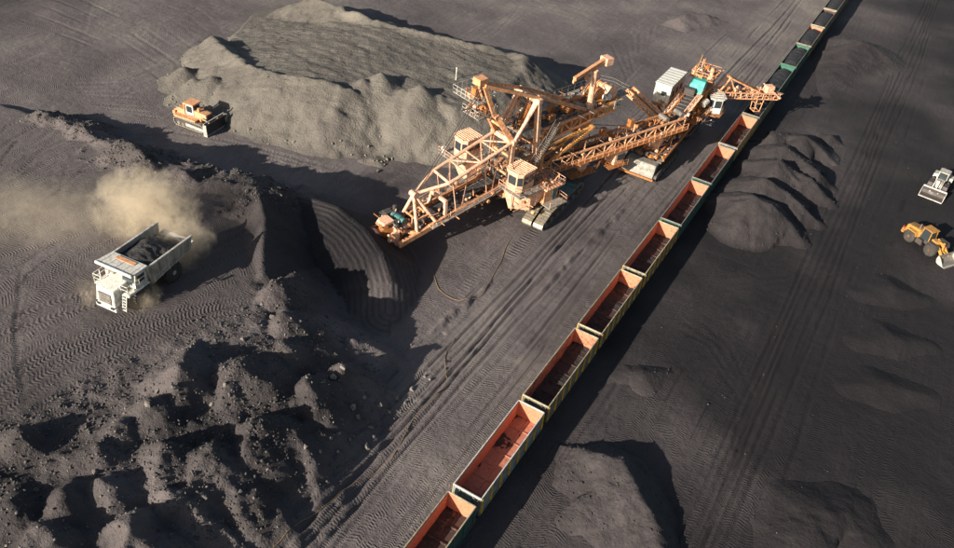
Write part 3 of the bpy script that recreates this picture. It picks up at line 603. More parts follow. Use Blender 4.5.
EXT = {'grey': paint('grey green wagon paint', (0.24, 0.27, 0.25), rust=(0.16, 0.09, 0.05), amt=0.55), 'green': paint('dark green wagon paint', (0.03, 0.10, 0.08), rust=(0.10, 0.07, 0.04), amt=0.5),
       'cream': paint('drab olive wagon paint', (0.20, 0.185, 0.13), rust=(0.15, 0.085, 0.045), amt=0.6), 'bright': paint('bright green wagon paint', (0.035, 0.15, 0.105), rust=(0.10, 0.09, 0.05), amt=0.35)}
RIM = {'white': paint('pale rim paint', (0.55, 0.55, 0.52), amt=0.4), 'cream': paint('cream rim paint', (0.42, 0.38, 0.27), amt=0.55, rust=(0.25, 0.16, 0.08)), 'dull': paint('dull rim paint', (0.22, 0.21, 0.185), amt=0.5), 'green': EXT['green'], 'bright': EXT['bright'], 'peach': PEACH}
YPOST = paint('yellow post paint', (0.62, 0.36, 0.03), amt=0.3, rust=(0.3, 0.15, 0.02))

T = 0.07
wm = {}
wm['side'] = MB().box((0, WL/2, (ZF+ZT)/2), (T, WL, ZT-ZF)).mesh('side_wall')
wm['end'] = MB().box((0, 0, (ZF+ZT)/2), (2*HW-T*2, T, ZT-ZF)).mesh('end_wall')
e_ = MB()
for zz in (1.95, 2.65): e_.box((0, 0, zz), (2*HW-0.5, 0.12, 0.18))
for xx in (-0.75, 0.75): e_.box((xx, 0, 2.4), (0.14, 0.14, 1.95))
wm['endrib'] = e_.mesh('end_rib')
wm['siderail'] = MB().box((0, WL/2, ZT+0.03), (0.12, WL, 0.12)).mesh('top_rail', bev=0.02)
wm['endrail'] = MB().box((0, 0, ZT+0.034), (2*HW-0.14, 0.15, 0.12)).mesh('top_rail', bev=0.02)
wm['post'] = MB().prism([(0, 1.25), (0.15, 1.25), (0.10, 3.42), (0, 3.42)], -0.11, 0.11).mesh('post', bev=0.015)
wm['sill'] = MB().box((0, WL/2, 1.20), (0.22, WL-0.1, 0.30)).mesh('side_sill')
wm['panel'] = MB().box((0, 0, ZF-0.03), (1.30, 1.74, 0.06)).mesh('floor_panel', bev=0.012)
wm['cross'] = MB().prism([(-0.11, ZF), (0.11, ZF), (0.07, ZF+0.17), (-0.07, ZF+0.17)], -HW+T, HW-T, 'x').mesh('cross_beam') if False else MB().box((0, 0, ZF+0.06), (2*HW-2*T, 0.16, 0.16)).mesh('cross_beam', bev=0.02)
wm['centre'] = MB().box((0, WL/2, ZF-0.02), (0.24, WL-0.2, 0.12)).mesh('centre_sill')
wm['under'] = MB().box((0, WL/2, 1.08), (0.55, WL+0.1, 0.32)).mesh('underframe')
wm['coupler'] = MB().box((0, 0, 1.05), (0.22, 0.55, 0.24)).box((0, 0.30, 1.05), (0.36, 0.3, 0.34)).mesh('coupler', bev=0.03)
bg_ = MB().box((-1.02, 0, 0.62), (0.16, 2.3, 0.30)).box((1.02, 0, 0.62), (0.16, 2.3, 0.30)).box((0, 0, 0.78), (2.1, 0.5, 0.28))
wm['bogie'] = bg_.mesh('bogie', bev=0.03)
wm['wheel'] = MB().lathe((0, 0, 0), [(-0.02, 0.47), (-0.02, 0.50), (0.05, 0.50), (0.06, 0.46), (0.12, 0.45), (0.13, 0.2)], 18, 'x').mesh('wheel', smooth=True)
lad = MB()
for sx in (-0.2, 0.2): lad.bar((sx, 0, 1.1), (sx, 0, 3.4), 0.05)
for k in range(7): lad.bar((-0.2, 0, 1.25+k*0.33), (0.2, 0, 1.25+k*0.33), 0.04)
wm['ladder'] = lad.mesh('ladder')
wm['brake'] = MB().lathe((0, 0, 0), [(-0.35, 0.17), (0.35, 0.17)], 10, 'y').box((0.3, 0, 0.05), (0.3, 0.5, 0.1)).mesh('brake_cylinder')

def wagon(i, floor, wall, ext, rim, post, label, endrim=None):
    y0 = i*PITCH_W
    w = empty('coal_wagon', (0, y0, 0), 0, label, 'wagon', 'open coal wagons coupled in a train')
    def L(n, k, m, loc=(0, 0, 0), rot=None, par=w): return link_mesh(n, wm[k], m, par, loc, rot)
    for s in (-1, 1):
        L('side_wall', 'side', EXT[ext], (s*(HW-T/2), 0, 0))
        L('lining', 'side', WALLS[wall], (s*(HW-T*1.5-0.004), 0, 0)).scale = (0.6, 0.985, 0.985)
        L('top_rail', 'siderail', rim, (s*(HW-0.03), 0, 0))
        L('side_sill', 'sill', EXT[ext], (s*(HW-0.02), 0, 0))
        for k in range(8):
            L('post', 'post', post, (s*HW, 0.25+k*(WL-0.5)/7, 0), (0, 0, 0 if s > 0 else math.pi))
    for e, yy in ((0, T/2), (1, WL-T/2)):
        L('end_wall', 'end', EXT[ext], (0, yy, 0)); L('end_lining', 'end', WALLS[wall], (0, yy+(T*0.86 if e == 0 else -T*0.86), 0)).scale = (0.99, 0.6, 0.985)
        L('end_rib', 'endrib', EXT[ext], (0, yy+(-0.11 if e == 0 else 0.11), 0))
        L('top_rail', 'endrail', endrim or rim, (0, yy, 0))
        L('coupler', 'coupler', DARK, (0, -0.25 if e == 0 else WL+0.25, 0), (0, 0, math.pi if e == 0 else 0))
        L('ladder', 'ladder', STEEL, (1.1 if e == 0 else -1.1, -0.2 if e == 0 else WL+0.2, 0))
    for k in range(7):
        for s in (-1, 1): L('floor_panel', 'panel', FLOORS[floor], (s*0.79, 0.93+k*1.857, 0.0), (0, R(random.uniform(-0.5, 0.5)), 0))
    for k in range(6):
        c_ = L('cross_beam', 'cross', FLOORS[floor], (0, 1.857*(k+1), -0.075 if floor == 'clean' else 0))
    L('centre_sill', 'centre', FLOORS[floor]); L('underframe', 'under', DARK); L('brake_cylinder', 'brake', DARK, (0.9, 6.5, 0.85))
    for yy in (2.2, WL-2.2):
        b = L('bogie', 'bogie', DARK, (0, yy, 0))
        for wy in (-0.92, 0.92):
            for s in (-1, 1): L('wheel', 'wheel', STEEL, (s*0.74, wy, 0.84), (0, 0, 0 if s > 0 else math.pi), b)
    return w
O = ORANGE
wagon(-1, 'dusty', 'clean', 'green', RIM['cream'], EXT['green'], 'dark green sided wagon with orange inside, cut off by the bottom edge')
wagon(0, 'clean', 'clean', 'grey', RIM['white'], YPOST, 'grey wagon with white rim, yellow posts and clean orange red floor')
wagon(1, 'coaly', 'sooty', 'cream', RIM['cream'], YPOST, 'cream rimmed wagon with a nearly black floor, next after the clean orange one')
wagon(2, 'dusty', 'dusty', 'cream', RIM['cream'], YPOST, 'cream rimmed empty wagon, third from the clean orange red one counting it')
wagon(3, 'dusty', 'dusty', 'cream', RIM['cream'], YPOST, 'cream rimmed empty wagon with blotchy rust floor, in the middle of the empty ones')
wagon(4, 'sooty', 'dusty', 'green', RIM['dull'], EXT['green'], 'empty wagon with green sides and sooty floor nearest the excavator crawler')
wagon(5, 'sooty', 'dusty', 'green', RIM['dull'], EXT['green'], 'empty green sided wagon beside the nearest rounded coal heap')
wagon(6, 'dusty', 'clean', 'grey', RIM['dull'], YPOST, 'last empty wagon before the loading boom, with bright orange end wall')
wagon(7, 'coaly', 'coaly', 'cream', RIM['dull'], EXT['cream'], 'wagon being filled under the loading boom')
wagon(8, 'coaly', 'green', 'green', RIM['dull'], EXT['green'], 'first full wagon behind the loading boom, green far rim', RIM['bright'])
wagon(9, 'coaly', 'green', 'bright', RIM['dull'], EXT['green'], 'full wagon with bright green end walls', RIM['bright'])
wagon(10, 'coaly', 'clean', 'cream', RIM['dull'], EXT['cream'], 'full wagon with an orange far end wall showing above its coal')
wagon(11, 'coaly', 'coaly', 'cream', RIM['dull'], EXT['cream'], 'full wagon with a pale end rim near the top edge', RIM['cream'])
wagon(12, 'coaly', 'coaly', 'cream', RIM['dull'], EXT['cream'], 'farthest full wagon, cut off by the top edge', RIM['cream'])
wagon(13, 'coaly', 'coaly', 'cream', RIM['dull'], EXT['cream'], 'last wagon of the train, mostly beyond the top edge')
def coal_load(i, zc, zend, label, y0=0.12, y1=WL-0.12, tilt=0.0, bumps=0.16):
    nx, ny = 21, 81; xs = np.linspace(-HW+0.13, HW-0.13, nx); ys = np.linspace(y0, y1, ny); X, Y = np.meshgrid(xs, ys)
    v = (Y-y0)/(y1-y0); Z = zend+(zc-zend)*np.clip(np.minimum(v, 1-v)*5, 0, 1)**0.7 - 0.62*(X/HW)**2*(1+0.2*np.sin(v*9)) + tilt*(v-0.5) + bumps*fbm(X+i*50, Y+i*31, 1.3, 4, i) + 0.10*np.cos(v*2*math.pi*6)*np.clip(1-np.abs(X)/HW, 0, 1)
    me_o = grid_mesh('coal_load', xs, ys, Z, COAL); me_o.location = (0, i*PITCH_W, 0)
    return tag(me_o, label, 'coal', 'coal loads lying in the wagons')
coal_load(7, 2.3, 1.5, 'coal pouring up in the wagon under the loading boom', 3.0, WL-0.12, 1.0)
for i, lab in ((8, 'coal load in the first full wagon behind the loading boom'), (9, 'coal load in the wagon with bright green end walls'), (10, 'coal load in the wagon with an orange far end wall'), (11, 'coal load in the full wagon with a pale end rim'), (12, 'coal load in the farthest full wagon at the top edge')):
    coal_load(i, 3.75, 2.9, lab)
# coal left lying on the floors of the empty wagons
def residue(i, lift, label, seed):
    xs = np.linspace(-HW+0.14, HW-0.14, 34); ys = np.linspace(0.14, WL-0.14, 130); X, Y = np.meshgrid(xs, ys)
    e = np.exp(-(X+HW)/0.5) + 0.7*np.exp(-(HW-X)/0.35) + 0.6*np.exp(-Y/0.5) + 0.6*np.exp(-(WL-Y)/0.6)
    h = lift + 0.16*e + 0.34*fbm(X+seed*40, Y+seed*17, 2.4, 4, seed) + 0.14*fbm(X, Y+seed*9, 0.5, 3, seed+1)
    h = np.minimum(h, 0.32); Z = ZF + np.maximum(h, -0.02)
    o = grid_mesh('coal_residue', xs, ys, Z, COAL, h > 0.0); o.location = (0, i*PITCH_W, 0)
    return tag(o, label, 'coal', 'coal left lying in the empty wagons', 'stuff' if lift < -0.08 else None)
residue(-1, -0.14, 'coal dust left in the wagon cut off by the bottom edge', 1)
residue(0, -0.19, 'thin coal specks left in the clean orange floored wagon with white rim', 2)
residue(1, 0.06, 'coal covering the floor of the wagon next after the clean orange one', 3)
residue(2, 0.0, 'coal patches in the third wagon counting from the clean orange one', 4)
residue(3, -0.03, 'coal patches on the blotchy rust floor in the middle of the empty wagons', 5)
residue(4, 0.08, 'coal left in the wagon nearest the excavator crawler', 0)
residue(5, 0.10, 'coal left in the green sided wagon beside the nearest coal heap', 3)
residue(6, 0.02, 'coal left in the last empty wagon before the loading boom', 2)

# ------------------------------------------------------------------ the bucket wheel excavator (local x = towards the wheel, y = towards the train)
ERZ = R(-107.76)
ex = empty('bucket_wheel_excavator', (-23.0, 50.7, 0), ERZ, 'huge orange bucket wheel excavator on crawlers beside the long stockpile', 'excavator')
def beam(name, a, b, w, m, par, h=None, bev=0.0): return MB().bar(a, b, w, h).build(name, m, par, bev)
def truss_side(par, A0, A1, B0, B1, n, chord, brace, m, mb_m=None, zig=True):
    """chords A0-A1 and B0-B1 with posts and diagonals between"""
    A0, A1, B0, B1 = map(Vector, (A0, A1, B0, B1))
    beam('chord', A0, A1, chord, m, par); beam('chord', B0, B1, chord, m, par)
    for k in range(n+1):
        t = k/n; beam('strut', A0.lerp(A1, t), B0.lerp(B1, t), brace, mb_m or m, par)
        if k < n:
            t2 = (k+1)/n
            a, b = (A0.lerp(A1, t), B0.lerp(B1, t2)) if (k % 2 == 0 or not zig) else (B0.lerp(B1, t), A0.lerp(A1, t2))
            beam('brace', a, b, brace, mb_m or m, par)

# --- crawlers
def crawler(par, loc, rz, L=14.0, bw=1.5, gap=0.32, H=2.0, covers=True, top=PADS, frame=DARK):
    c = MB()
    prof = [(-L/2+0.7, 0.35), (L/2-0.9, 0.35), (L/2-0.45, 0.9), (L/2-2.4, H-0.30), (-L/2+1.0, H-0.30), (-L/2+0.4, 1.0)]
    for s in (-1, 1): c.prism(prof, s*(bw+gap)/2-bw*0.36, s*(bw+gap)/2+bw*0.36)
    fr = c.build('crawler_frame', frame, par, loc=loc, rot=(0, 0, rz))
    P = [(-L/2+0.75, 0.06), (L/2-0.95, 0.06), (L/2-0.25, 0.35), (L/2, 0.8), (L/2-0.2, 1.15), (L/2-2.6, H-0.05), (-L/2+1.0, H-0.05), (-L/2+0.25, H*0.72), (-L/2, 0.85), (-L/2+0.2, 0.35)]
    for s in (-1, 1):
        b = MB(); yc = s*(bw+gap)/2
        pts = [Vector((p[0], 0, p[1])) for p in P]; n = len(pts); per = [(pts[(k+1) % n]-pts[k]).length for k in range(n)]; tot = sum(per); N = int(tot/0.56)
        for j in range(N):
            t = tot*j/N; k = 0
            while t > per[k]: t -= per[k]; k += 1
            a, d = pts[k], (pts[(k+1) % n]-pts[k]).normalized(); q = a+d*t
            ang = math.atan2(-d.z, d.x)
            b.box((q.x, yc, q.z), (0.50, bw, 0.13), 0, ang)
            b.box((q.x, yc, q.z), (0.12, bw*0.96, 0.21), 0, ang)
        tag(b.build('track_belt', top, fr), kind='stuff')
        for j in range(7):
            MB().lathe((-L/2+1.3+j*(L-2.7)/6, yc+s*bw*0.37, 0.55), [(-0.12, 0.42), (0.12, 0.42), (0.14, 0.2)], 14).build('roller', STEEL, fr, smooth=True)
    return fr
WR = -ERZ - R(90)
def e_loc(wx, wy, z=0):
    d = Vector((wx+23.0, wy-50.7, 0)); d.rotate(Matrix.Rotation(-ERZ, 3, 'Z')); return (d.x, d.y, z)
for wx in (-17.1, -29.2):
    fr = crawler(ex, e_loc(wx, 53.2), WR)
    cp = [MB().box((-2.5-k*2.3, 0, 2.12), (2.15, 3.3, 0.09)).build('cover_plate', TEALDIM, fr, 0.01) for k in range(2)]
    MB().box((-5.6, 0, 1.75), (1.6, 3.0, 0.9)).build('track_drive', DARK, fr, 0.06)
cb = MB(); 
a_, b_ = Vector(e_loc(-17.1, 53.2, 1.9)), Vector(e_loc(-29.2, 53.2, 1.9)); cb.bar(a_, b_, 2.2, 1.1)
cb.build('cross_beam', RUSTY, ex, 0.05)
MB().lathe((0, 0, 0), [(2.3, 3.4), (3.1, 3.4), (3.1, 3.1), (4.0, 3.1)], 28, 'z').build('slewing_ring', DARK, ex, smooth=True)
# --- main deck
deck = MB().prism([(5.2, 2.6), (5.2, -2.6), (2.6, -5.0), (-3.4, -5.0), (-5.0, -2.6), (-5.0, 2.6), (-3.4, 5.0), (2.6, 5.0)], 4.0, 4.75, 'z').build('main_deck', ORANGE, ex, 0.04)
rl = MB(); railing(rl, [(-5.0, 2.6, 4.75), (-3.4, 5.0, 4.75), (0, 5.0, 4.75)]); railing(rl, [(-5, 2.6, 4.75), (-5, -2.6, 4.75), (-3.4, -5, 4.75), (2.6, -5, 4.75)]); rl.build('railing', PEACH, deck)
# --- driver's house on the train side: hopper shaped skirt, cab, ribbed roof, balcony
sk = MB().hexa([(4.4, 3.7, 2.4), (2.0, 5.6, 2.2), (-0.8, 5.4, 3.2), (1.4, 2.6, 3.2), (5.2, 3.0, 5.6), (2.8, 6.2, 5.6), (-1.2, 6.2, 5.6), (1.0, 2.2, 5.6)]).build('skirt', PEACH, ex, 0.05)
for k in range(3): beam('stiffener', (4.3-k*1.6, 4.2+k*0.75, 2.4+k*0.2), (4.7-k*1.7, 4.3+k*0.95, 5.55), 0.14, PEACH, sk)
def cab(par, cx, cy, z0, rz, L=3.3, Wd=2.9, H=2.9, wallm=PEACH, roofm=PEACH, ribs=9, nose=True, wins='frl'):
    nx = L/2; ny = Wd/2
    out = [(-nx, -ny), (nx*0.62, -ny), (nx, -ny*0.55), (nx, ny*0.55), (nx*0.62, ny), (-nx, ny)] if nose else [(-nx, -ny), (nx, -ny), (nx, ny), (-nx, ny)]
    c = MB().prism(out, 0, H, 'z').build('cab', wallm, par, 0.03, loc=(cx, cy, z0), rot=(0, 0, rz))
    ro = MB().prism([(p[0]*1.12, p[1]*1.12) for p in out], H, H+0.14, 'z').build('roof', roofm, c, 0.02)
    for k in range(ribs):
        x = -nx*1.05+k*(2*nx*1.02)/(ribs-1); MB().box((x, 0, H+0.19), (0.10, Wd*(1.08 if x < nx*0.6 else 0.75), 0.10)).build('rib', roofm, ro)
    def win(p, q, z1, z2, nm='window'):
        p, q = Vector((*p, 0)), Vector((*q, 0)); d = (q-p).normalized(); nrm = Vector((d.y, -d.x, 0)); mid = (p+q)/2
        L_ = (q-p).length*0.82
        f = MB().bar(mid-d*L_/2+nrm*0.02+Vector((0, 0, (z1+z2)/2)), mid+d*L_/2+nrm*0.02+Vector((0, 0, (z1+z2)/2)), 0.05, z2-z1).build(nm, GLASS, c)
    n = len(out)
    for k in range(n):
        p, q = out[k], out[(k+1) % n]
        if (Vector(q)-Vector(p)).length < 0.5 or k == n-1: continue
        if (Vector(q)-Vector(p)).length > 2.0:
            m = ((p[0]+q[0])/2, (p[1]+q[1])/2); win(p, m, 1.2, 2.3); 
            if k == 0 or k == n-2: win(m, q, 1.2, 2.3)
        else: win(p, q, 1.1, 2.4)
    return c
c2 = cab(ex, 3.2, 3.9, 5.85, R(8))
fl = MB().box((3.0, 4.2, 5.72), (4.6, 4.4, 0.16)).build('balcony', GRATE, ex)
rl = MB(); railing(rl, [(0.7, 6.35, 5.8), (5.3, 6.35, 5.8), (5.3, 2.1, 5.8)]); rl.build('railing', PEACH, fl)
# platform beside the cab towards the counterweight, with a teal door
pl = MB().box((-1.4, 5.2, 5.6), (3.6, 3.6, 0.14)).build('platform', PEACH, ex)
MB().box((-1.3, 5.1, 4.2), (2.8, 2.6, 2.6)).build('equipment_room', ORANGE, ex, 0.04)
MB().box((-2.0, 6.43, 4.2), (0.85, 0.06, 1.9)).build('door', TEALDIM, ex, 0.01)
rl = MB(); railing(rl, [(0.4, 7.0, 5.67), (-3.2, 7.0, 5.67), (-3.2, 3.4, 5.67), (0.4, 3.4, 5.67)]); railing(rl, [(0.3, 7.9, 3.1), (-3.2, 7.9, 3.1), (-3.4, 6.2, 3.1)]); rl.build('railing', PEACH, pl)
MB().box((-1.5, 7.1, 3.05), (3.6, 1.7, 0.12)).build('gangway', GRATE, ex)
for k in range(6): MB().box((-2.9+k*0.6, 5.2, 5.70), (0.12, 3.4, 0.06)).build('deck_slat', RUSTY, pl)
# --- second cab on the far side
c1 = cab(ex, 4.1, -6.6, 6.3, R(0), 3.2, 2.8, 2.9)
MB().hexa([(5.2, -6.4, 2.9), (5.2, -4.2, 2.9), (3.0, -4.2, 2.9), (3.0, -6.4, 2.9), (5.9, -8.0, 6.1), (5.9, -4.8, 6.1), (2.2, -4.8, 6.1), (2.2, -8.0, 6.1)]).build('skirt', PEACH, ex, 0.05)
bl = MB().box((4.6, -6.9, 6.16), (5.2, 4.4, 0.14)).build('balcony', GRATE, ex)
rl = MB(); railing(rl, [(2.0, -9.1, 6.2), (7.2, -9.1, 6.2), (7.2, -4.7, 6.2)]); rl.build('railing', PEACH, bl)
MB().box((6.6, -8.6, 6.75), (0.6, 0.6, 1.0)).build('control_box', WHITE, bl, 0.03)
beam('support_beam', (4, -5.5, 4.4), (2.0, -3.0, 4.4), 0.9, ORANGE, ex)
# --- bucket wheel boom
B0, B1 = Vector((3.0, 0, 5.4)), Vector((17.6, 0, 3.3)); B2 = Vector((22.2, 0, 2.6))
boom = MB().bar(B0+Vector((0, 1.95, 0)), B1+Vector((0, 1.95, 0)), 0.42, 0.95).bar(B0+Vector((0, -1.95, 0)), B1+Vector((0, -1.95, 0)), 0.42, 0.95).build('boom', ORANGE, ex, 0.03)
for k in range(10):
    p = B0.lerp(B1, (k+0.5)/10); beam('cross_member', p+Vector((0, -1.74, -0.25)), p+Vector((0, 1.74, -0.25)), 0.22, RUSTY, boom)
bt = MB().bar(B0+Vector((-1, 0, 0.55)), B1+Vector((0.6, 0, 0.4)), 1.5, 0.10).build('conveyor_belt', BELT, boom)
for s in (-1, 1): MB().bar(B0+Vector((0, s*0.95, 0.55)), B1+Vector((0.4, s*0.95, 0.42)), 0.10, 0.22).build('belt_edge', DARK, boom)
for k in range(18):
    p = B0.lerp(B1, (k+0.5)/18); beam('idler', p+Vector((0, -0.9, 0.42)), p+Vector((0, 0.9, 0.42)), 0.12, STEEL, boom)
wk = MB()
for s in (-1, 1): wk.bar(B0+Vector((0, s*2.5, 0.25)), B1+Vector((0, s*2.5, 0.25)), 0.65, 0.08)
wk.build('walkway', GRATE, boom)
rl = MB()
for s in (-1, 1): railing(rl, [B0+Vector((0, s*2.8, 0.3)), B1+Vector((0, s*2.8, 0.3))], 1.0, 1.4)
rl.build('railing', PEACH, boom)
# portal over the belt
pf = MB()
for s in (-1, 1): pf.bar((14.7, s*1.75, 4.2), (14.5, s*1.45, 6.1), 0.42, 0.5)
pf.bar((14.5, -1.65, 6.1), (14.5, 1.65, 6.1), 0.42, 0.5).build('portal_frame', PEACH, boom, 0.04)
# fork that carries the wheel
fk = MB().bar((17.4, 1.95, 3.3), (22.6, 1.85, 2.4), 0.5, 0.8).bar((17.4, -1.95, 3.3), (22.2, -1.6, 2.5), 0.5, 0.8).bar((19.2, -1.9, 3.0), (19.2, 1.9, 3.0), 0.5).bar((19.4, 1.8, 3.0), (21.6, -0.6, 3.3), 0.4, 0.5).build('wheel_fork', ORANGE, ex, 0.04)
# mast on the boom: one node, four legs
MT = Vector((18.7, -0.3, 7.9))
for p in ((16.4, 1.9, 3.8), (19.6, 1.9, 3.4), (16.4, -1.9, 3.8), (19.6, -1.9, 3.4)):
    MB().cyl(p, MT, 0.24, 0.24, 10).build('mast_leg', PEACH, ex, smooth=True)
for a, b in (((17.3, 1.3, 5.0), (19.3, 1.3, 4.9)), ((17.3, -1.4, 5.0), (19.3, -1.4, 4.9)), ((17.3, -1.4, 5.0), (17.3, 1.3, 5.0)), ((19.3, -1.4, 4.9), (19.3, 1.3, 4.9))): beam('mast_tie', a, b, 0.2, ORANGE, ex)
MB().cyl(MT+Vector((0, -0.55, 0)), MT+Vector((0, 0.55, 0)), 0.42, None, 14).build('mast_head', PEACH, ex, smooth=True)
# suspension truss above the boom
NL, NR = Vector((14.2, -1.75, 9.3)), Vector((14.5, 1.95, 9.3)); EL, ER = Vector((3.2, -1.85, 12.0)), Vector((3.4, 1.9, 12.0))
for a, b in ((MT, NL), (MT, NR), (NL, EL), (NR, ER)): MB().cyl(a, b, 0.24, 0.24, 10).build('chord', PEACH, ex, smooth=True)
MB().cyl(NL, NR, 0.2, 0.2, 8).build('strut', PEACH, ex, smooth=True)
for k in range(4):
    t, t2 = k/4, (k+1)/4; a, b = (NL.lerp(EL, t), NR.lerp(ER, t2)) if k % 2 else (NR.lerp(ER, t), NL.lerp(EL, t2))
    beam('brace', a, b, 0.16, PEACH, ex); beam('strut', NL.lerp(EL, t2), NR.lerp(ER, t2), 0.16, PEACH, ex)
for s, N, E_ in ((-1, NL, EL), (1, NR, ER)):
    for k in range(4):
        t = (k+0.2)/4; top = N.lerp(E_, t); x = top.x+(0.8 if k % 2 else -1.0)
        bt_ = B0.lerp(B1, (x-B0.x)/(B1.x-B0.x)); beam('hanger', top, (x, s*1.95, bt_.z+0.4), 0.12, PEACH, ex)
# --- the wheel
wc = Vector((22.9, -0.4, 2.3)); WR_ = 2.5; wax = Vector((0.18, 1, 0)).normalized()
wh = MB().lathe((0, 0, 0), [(-0.55, 1.1), (-0.55, 2.05), (-0.2, 2.15), (0.2, 2.15), (0.55, 2.05), (0.55, 1.1)], 26).build('bucket_wheel', RUSTY, ex, smooth=True, loc=wc, rot=(0, 0, R(-12)))
bk = MB()
o_ = [(-0.42, -0.05), (0.42, -0.05), (0.55, 0.35), (0.30, 0.72), (-0.25, 0.66), (-0.55, 0.2)]
bk = MB().prism([(p[0]*0.8, p[1]*0.85) for p in o_], -0.6, 0.6).box((0.5, 0, 0.52), (0.10, 1.3, 0.24), 0, R(-35))
for k in range(4): bk.box((0.72, -0.57+k*0.38, 0.62), (0.34, 0.12, 0.12), 0, R(-30))
bkm = bk.mesh('bucket', 0.04)
for k in range(9):
    t = 2*math.pi*k/9; link_mesh('bucket', bkm, (STEEL, PEACH, RUSTY)[k % 3], wh, (math.cos(t)*2.05, 0, math.sin(t)*2.05), (0, math.pi/2-t, 0))
MB().cyl((0, -0.9, 0), (0, 1.6, 0), 0.45, None, 14).build('axle', DARK, wh, smooth=True)
MB().hexa([(22.3, -2.0, 3.6), (23.6, -1.9, 3.9), (23.6, -1.5, 3.9), (22.3, -1.5, 3.6), (22.2, -1.8, 5.1), (23.3, -1.8, 5.0), (23.3, -1.5, 5.0), (22.2, -1.5, 5.1)]).build('wheel_hood', PEACH, ex, 0.05)
MB().hexa([(22.0, -1.6, 4.7), (24.0, -1.6, 4.5), (24.0, 0.0, 4.5), (22.0, 0.0, 4.7), (22.0, -1.6, 5.2), (23.6, -1.6, 5.05), (23.6, 0.0, 5.05), (22.0, 0.0, 5.2)]).build('wheel_hood', PEACH, ex, 0.08)
MB().hexa([(21.8, 0.7, 1.8), (24.2, 0.8, 1.5), (24.1, 1.15, 1.5), (21.8, 1.2, 1.8), (21.9, 0.6, 4.3), (23.4, 0.6, 3.6), (23.4, 0.95, 3.6), (21.9, 1.0, 4.3)]).build('chute_plate', PEACH, ex, 0.04)
mt = MB().cyl((20.9, -1.8, 4.6), (20.7, -0.2, 4.6), 0.52, None, 14).build('wheel_motor', TEALM, ex, smooth=True)
MB().cyl((20.68, -0.2, 4.6), (20.6, 0.35, 4.6), 0.4, None, 12).build('motor_cap', TEALM, mt, smooth=True)
for k in range(5): MB().cyl((20.9-0.03*k, -1.6+k*0.3, 4.6), (20.88-0.03*k, -1.52+k*0.3, 4.6), 0.57, None, 14).build('cooling_fin', TEALM, mt)
MB().box((21.2, -2.6, 4.3), (1.3, 1.1, 1.2)).box((20.2, -2.3, 4.9), (0.5, 0.5, 1.4)).build('gearbox', DARK, ex, 0.08)
md = MB().box((20.9, -1.0, 3.85), (3.0, 3.8, 0.12)).build('motor_platform', GRATE, ex)
rl = MB(); railing(rl, [(19.5, -2.9, 3.9), (22.3, -2.9, 3.9), (22.3, 0.8, 3.9)], 1.0, 1.0); rl.build('railing', STEEL, md)
for k in range(5): MB().bar((20.3+k*0.35, 0.2+0.2*(k % 2), 3.9), (20.5+k*0.35, 0.6, 3.3), 0.16).build('bracket', ORANGE, ex)
# --- tower and A-frame
AT = 17.2
for s in (-1, 1):
    beam('tower_column', (3.3, s*1.9, 4.7), (3.3, s*1.9, 12.0), 0.62, PEACH, ex, 0.7, 0.03)
    beam('back_leg', (-2.4, s*1.7, 4.7), (-0.7, s*1.95, AT), 0.85, PEACH, ex, 0.6, 0.03)
    for d in (0, 0.75): MB().cyl((3.1-d*0.9, s*(1.95-d*0.45), 12.2-d), (-0.5, s*(2.0-d*0.6), AT-0.1), 0.23, None, 8).build('front_leg', PEACH, ex, smooth=True)
    beam('tower_tie', (3.3, s*1.9, 8.2), (-1.9, s*1.78, 8.2), 0.35, ORANGE, ex)
    beam('tower_brace', (3.3, s*1.9, 4.9), (-1.6, s*1.78, 8.1), 0.26, ORANGE, ex); beam('tower_brace', (3.3, s*1.9, 11.6), (-1.8, s*1.78, 8.3), 0.26, ORANGE, ex)
beam('top_beam', (-0.6, -2.5, AT+0.1), (-0.6, 2.5, AT+0.1), 0.75, PEACH, ex, 0.7, 0.04)
beam('joint_beam', (3.3, -2.4, 12.0), (3.3, 2.4, 12.0), 0.6, PEACH, ex, 0.7, 0.04)
for z in (6.6, 9.6): 
    beam('tower_cross', (3.3, -1.9, z), (3.3, 1.9, z), 0.3, ORANGE, ex); beam('tower_cross', (-2.1, -1.7, z), (-2.1, 1.7, z), 0.3, ORANGE, ex)
ip = MB().box((0.6, 0, 8.45), (4.4, 3.3, 0.12)).build('inner_platform', GRATE, ex); rl = MB(); railing(rl, [(2.8, -1.6, 8.5), (-1.6, -1.6, 8.5), (-1.6, 1.6, 8.5), (2.8, 1.6, 8.5)], 1.0, 1.0); rl.build('railing', STEEL, ip)
ip2 = MB().box((0.4, 0, 12.6), (2.6, 3.0, 0.12)).build('inner_platform', GRATE, ex); rl = MB(); railing(rl, [(1.7, -1.5, 12.65), (-0.9, -1.5, 12.65), (-0.9, 1.5, 12.65), (1.7, 1.5, 12.65)], 1.0, 0.9); rl.build('railing', STEEL, ip2)
for k, (x, y, z, r) in enumerate(((0.9, -0.6, 13.4, 0.62), (0.2, 0.7, 13.2, 0.5), (1.2, 0.5, 9.2, 0.6), (-0.4, -0.7, 9.3, 0.7), (0.3, 0, 15.2, 0.55))):
    MB().lathe((x, y, z), [(-0.35, r), (-0.28, r*0.85), (0.28, r*0.85), (0.35, r)], 16).build('rope_drum', (STEEL, WHITE, RUSTY, STEEL, GREYWHITE)[k], ex, smooth=True)
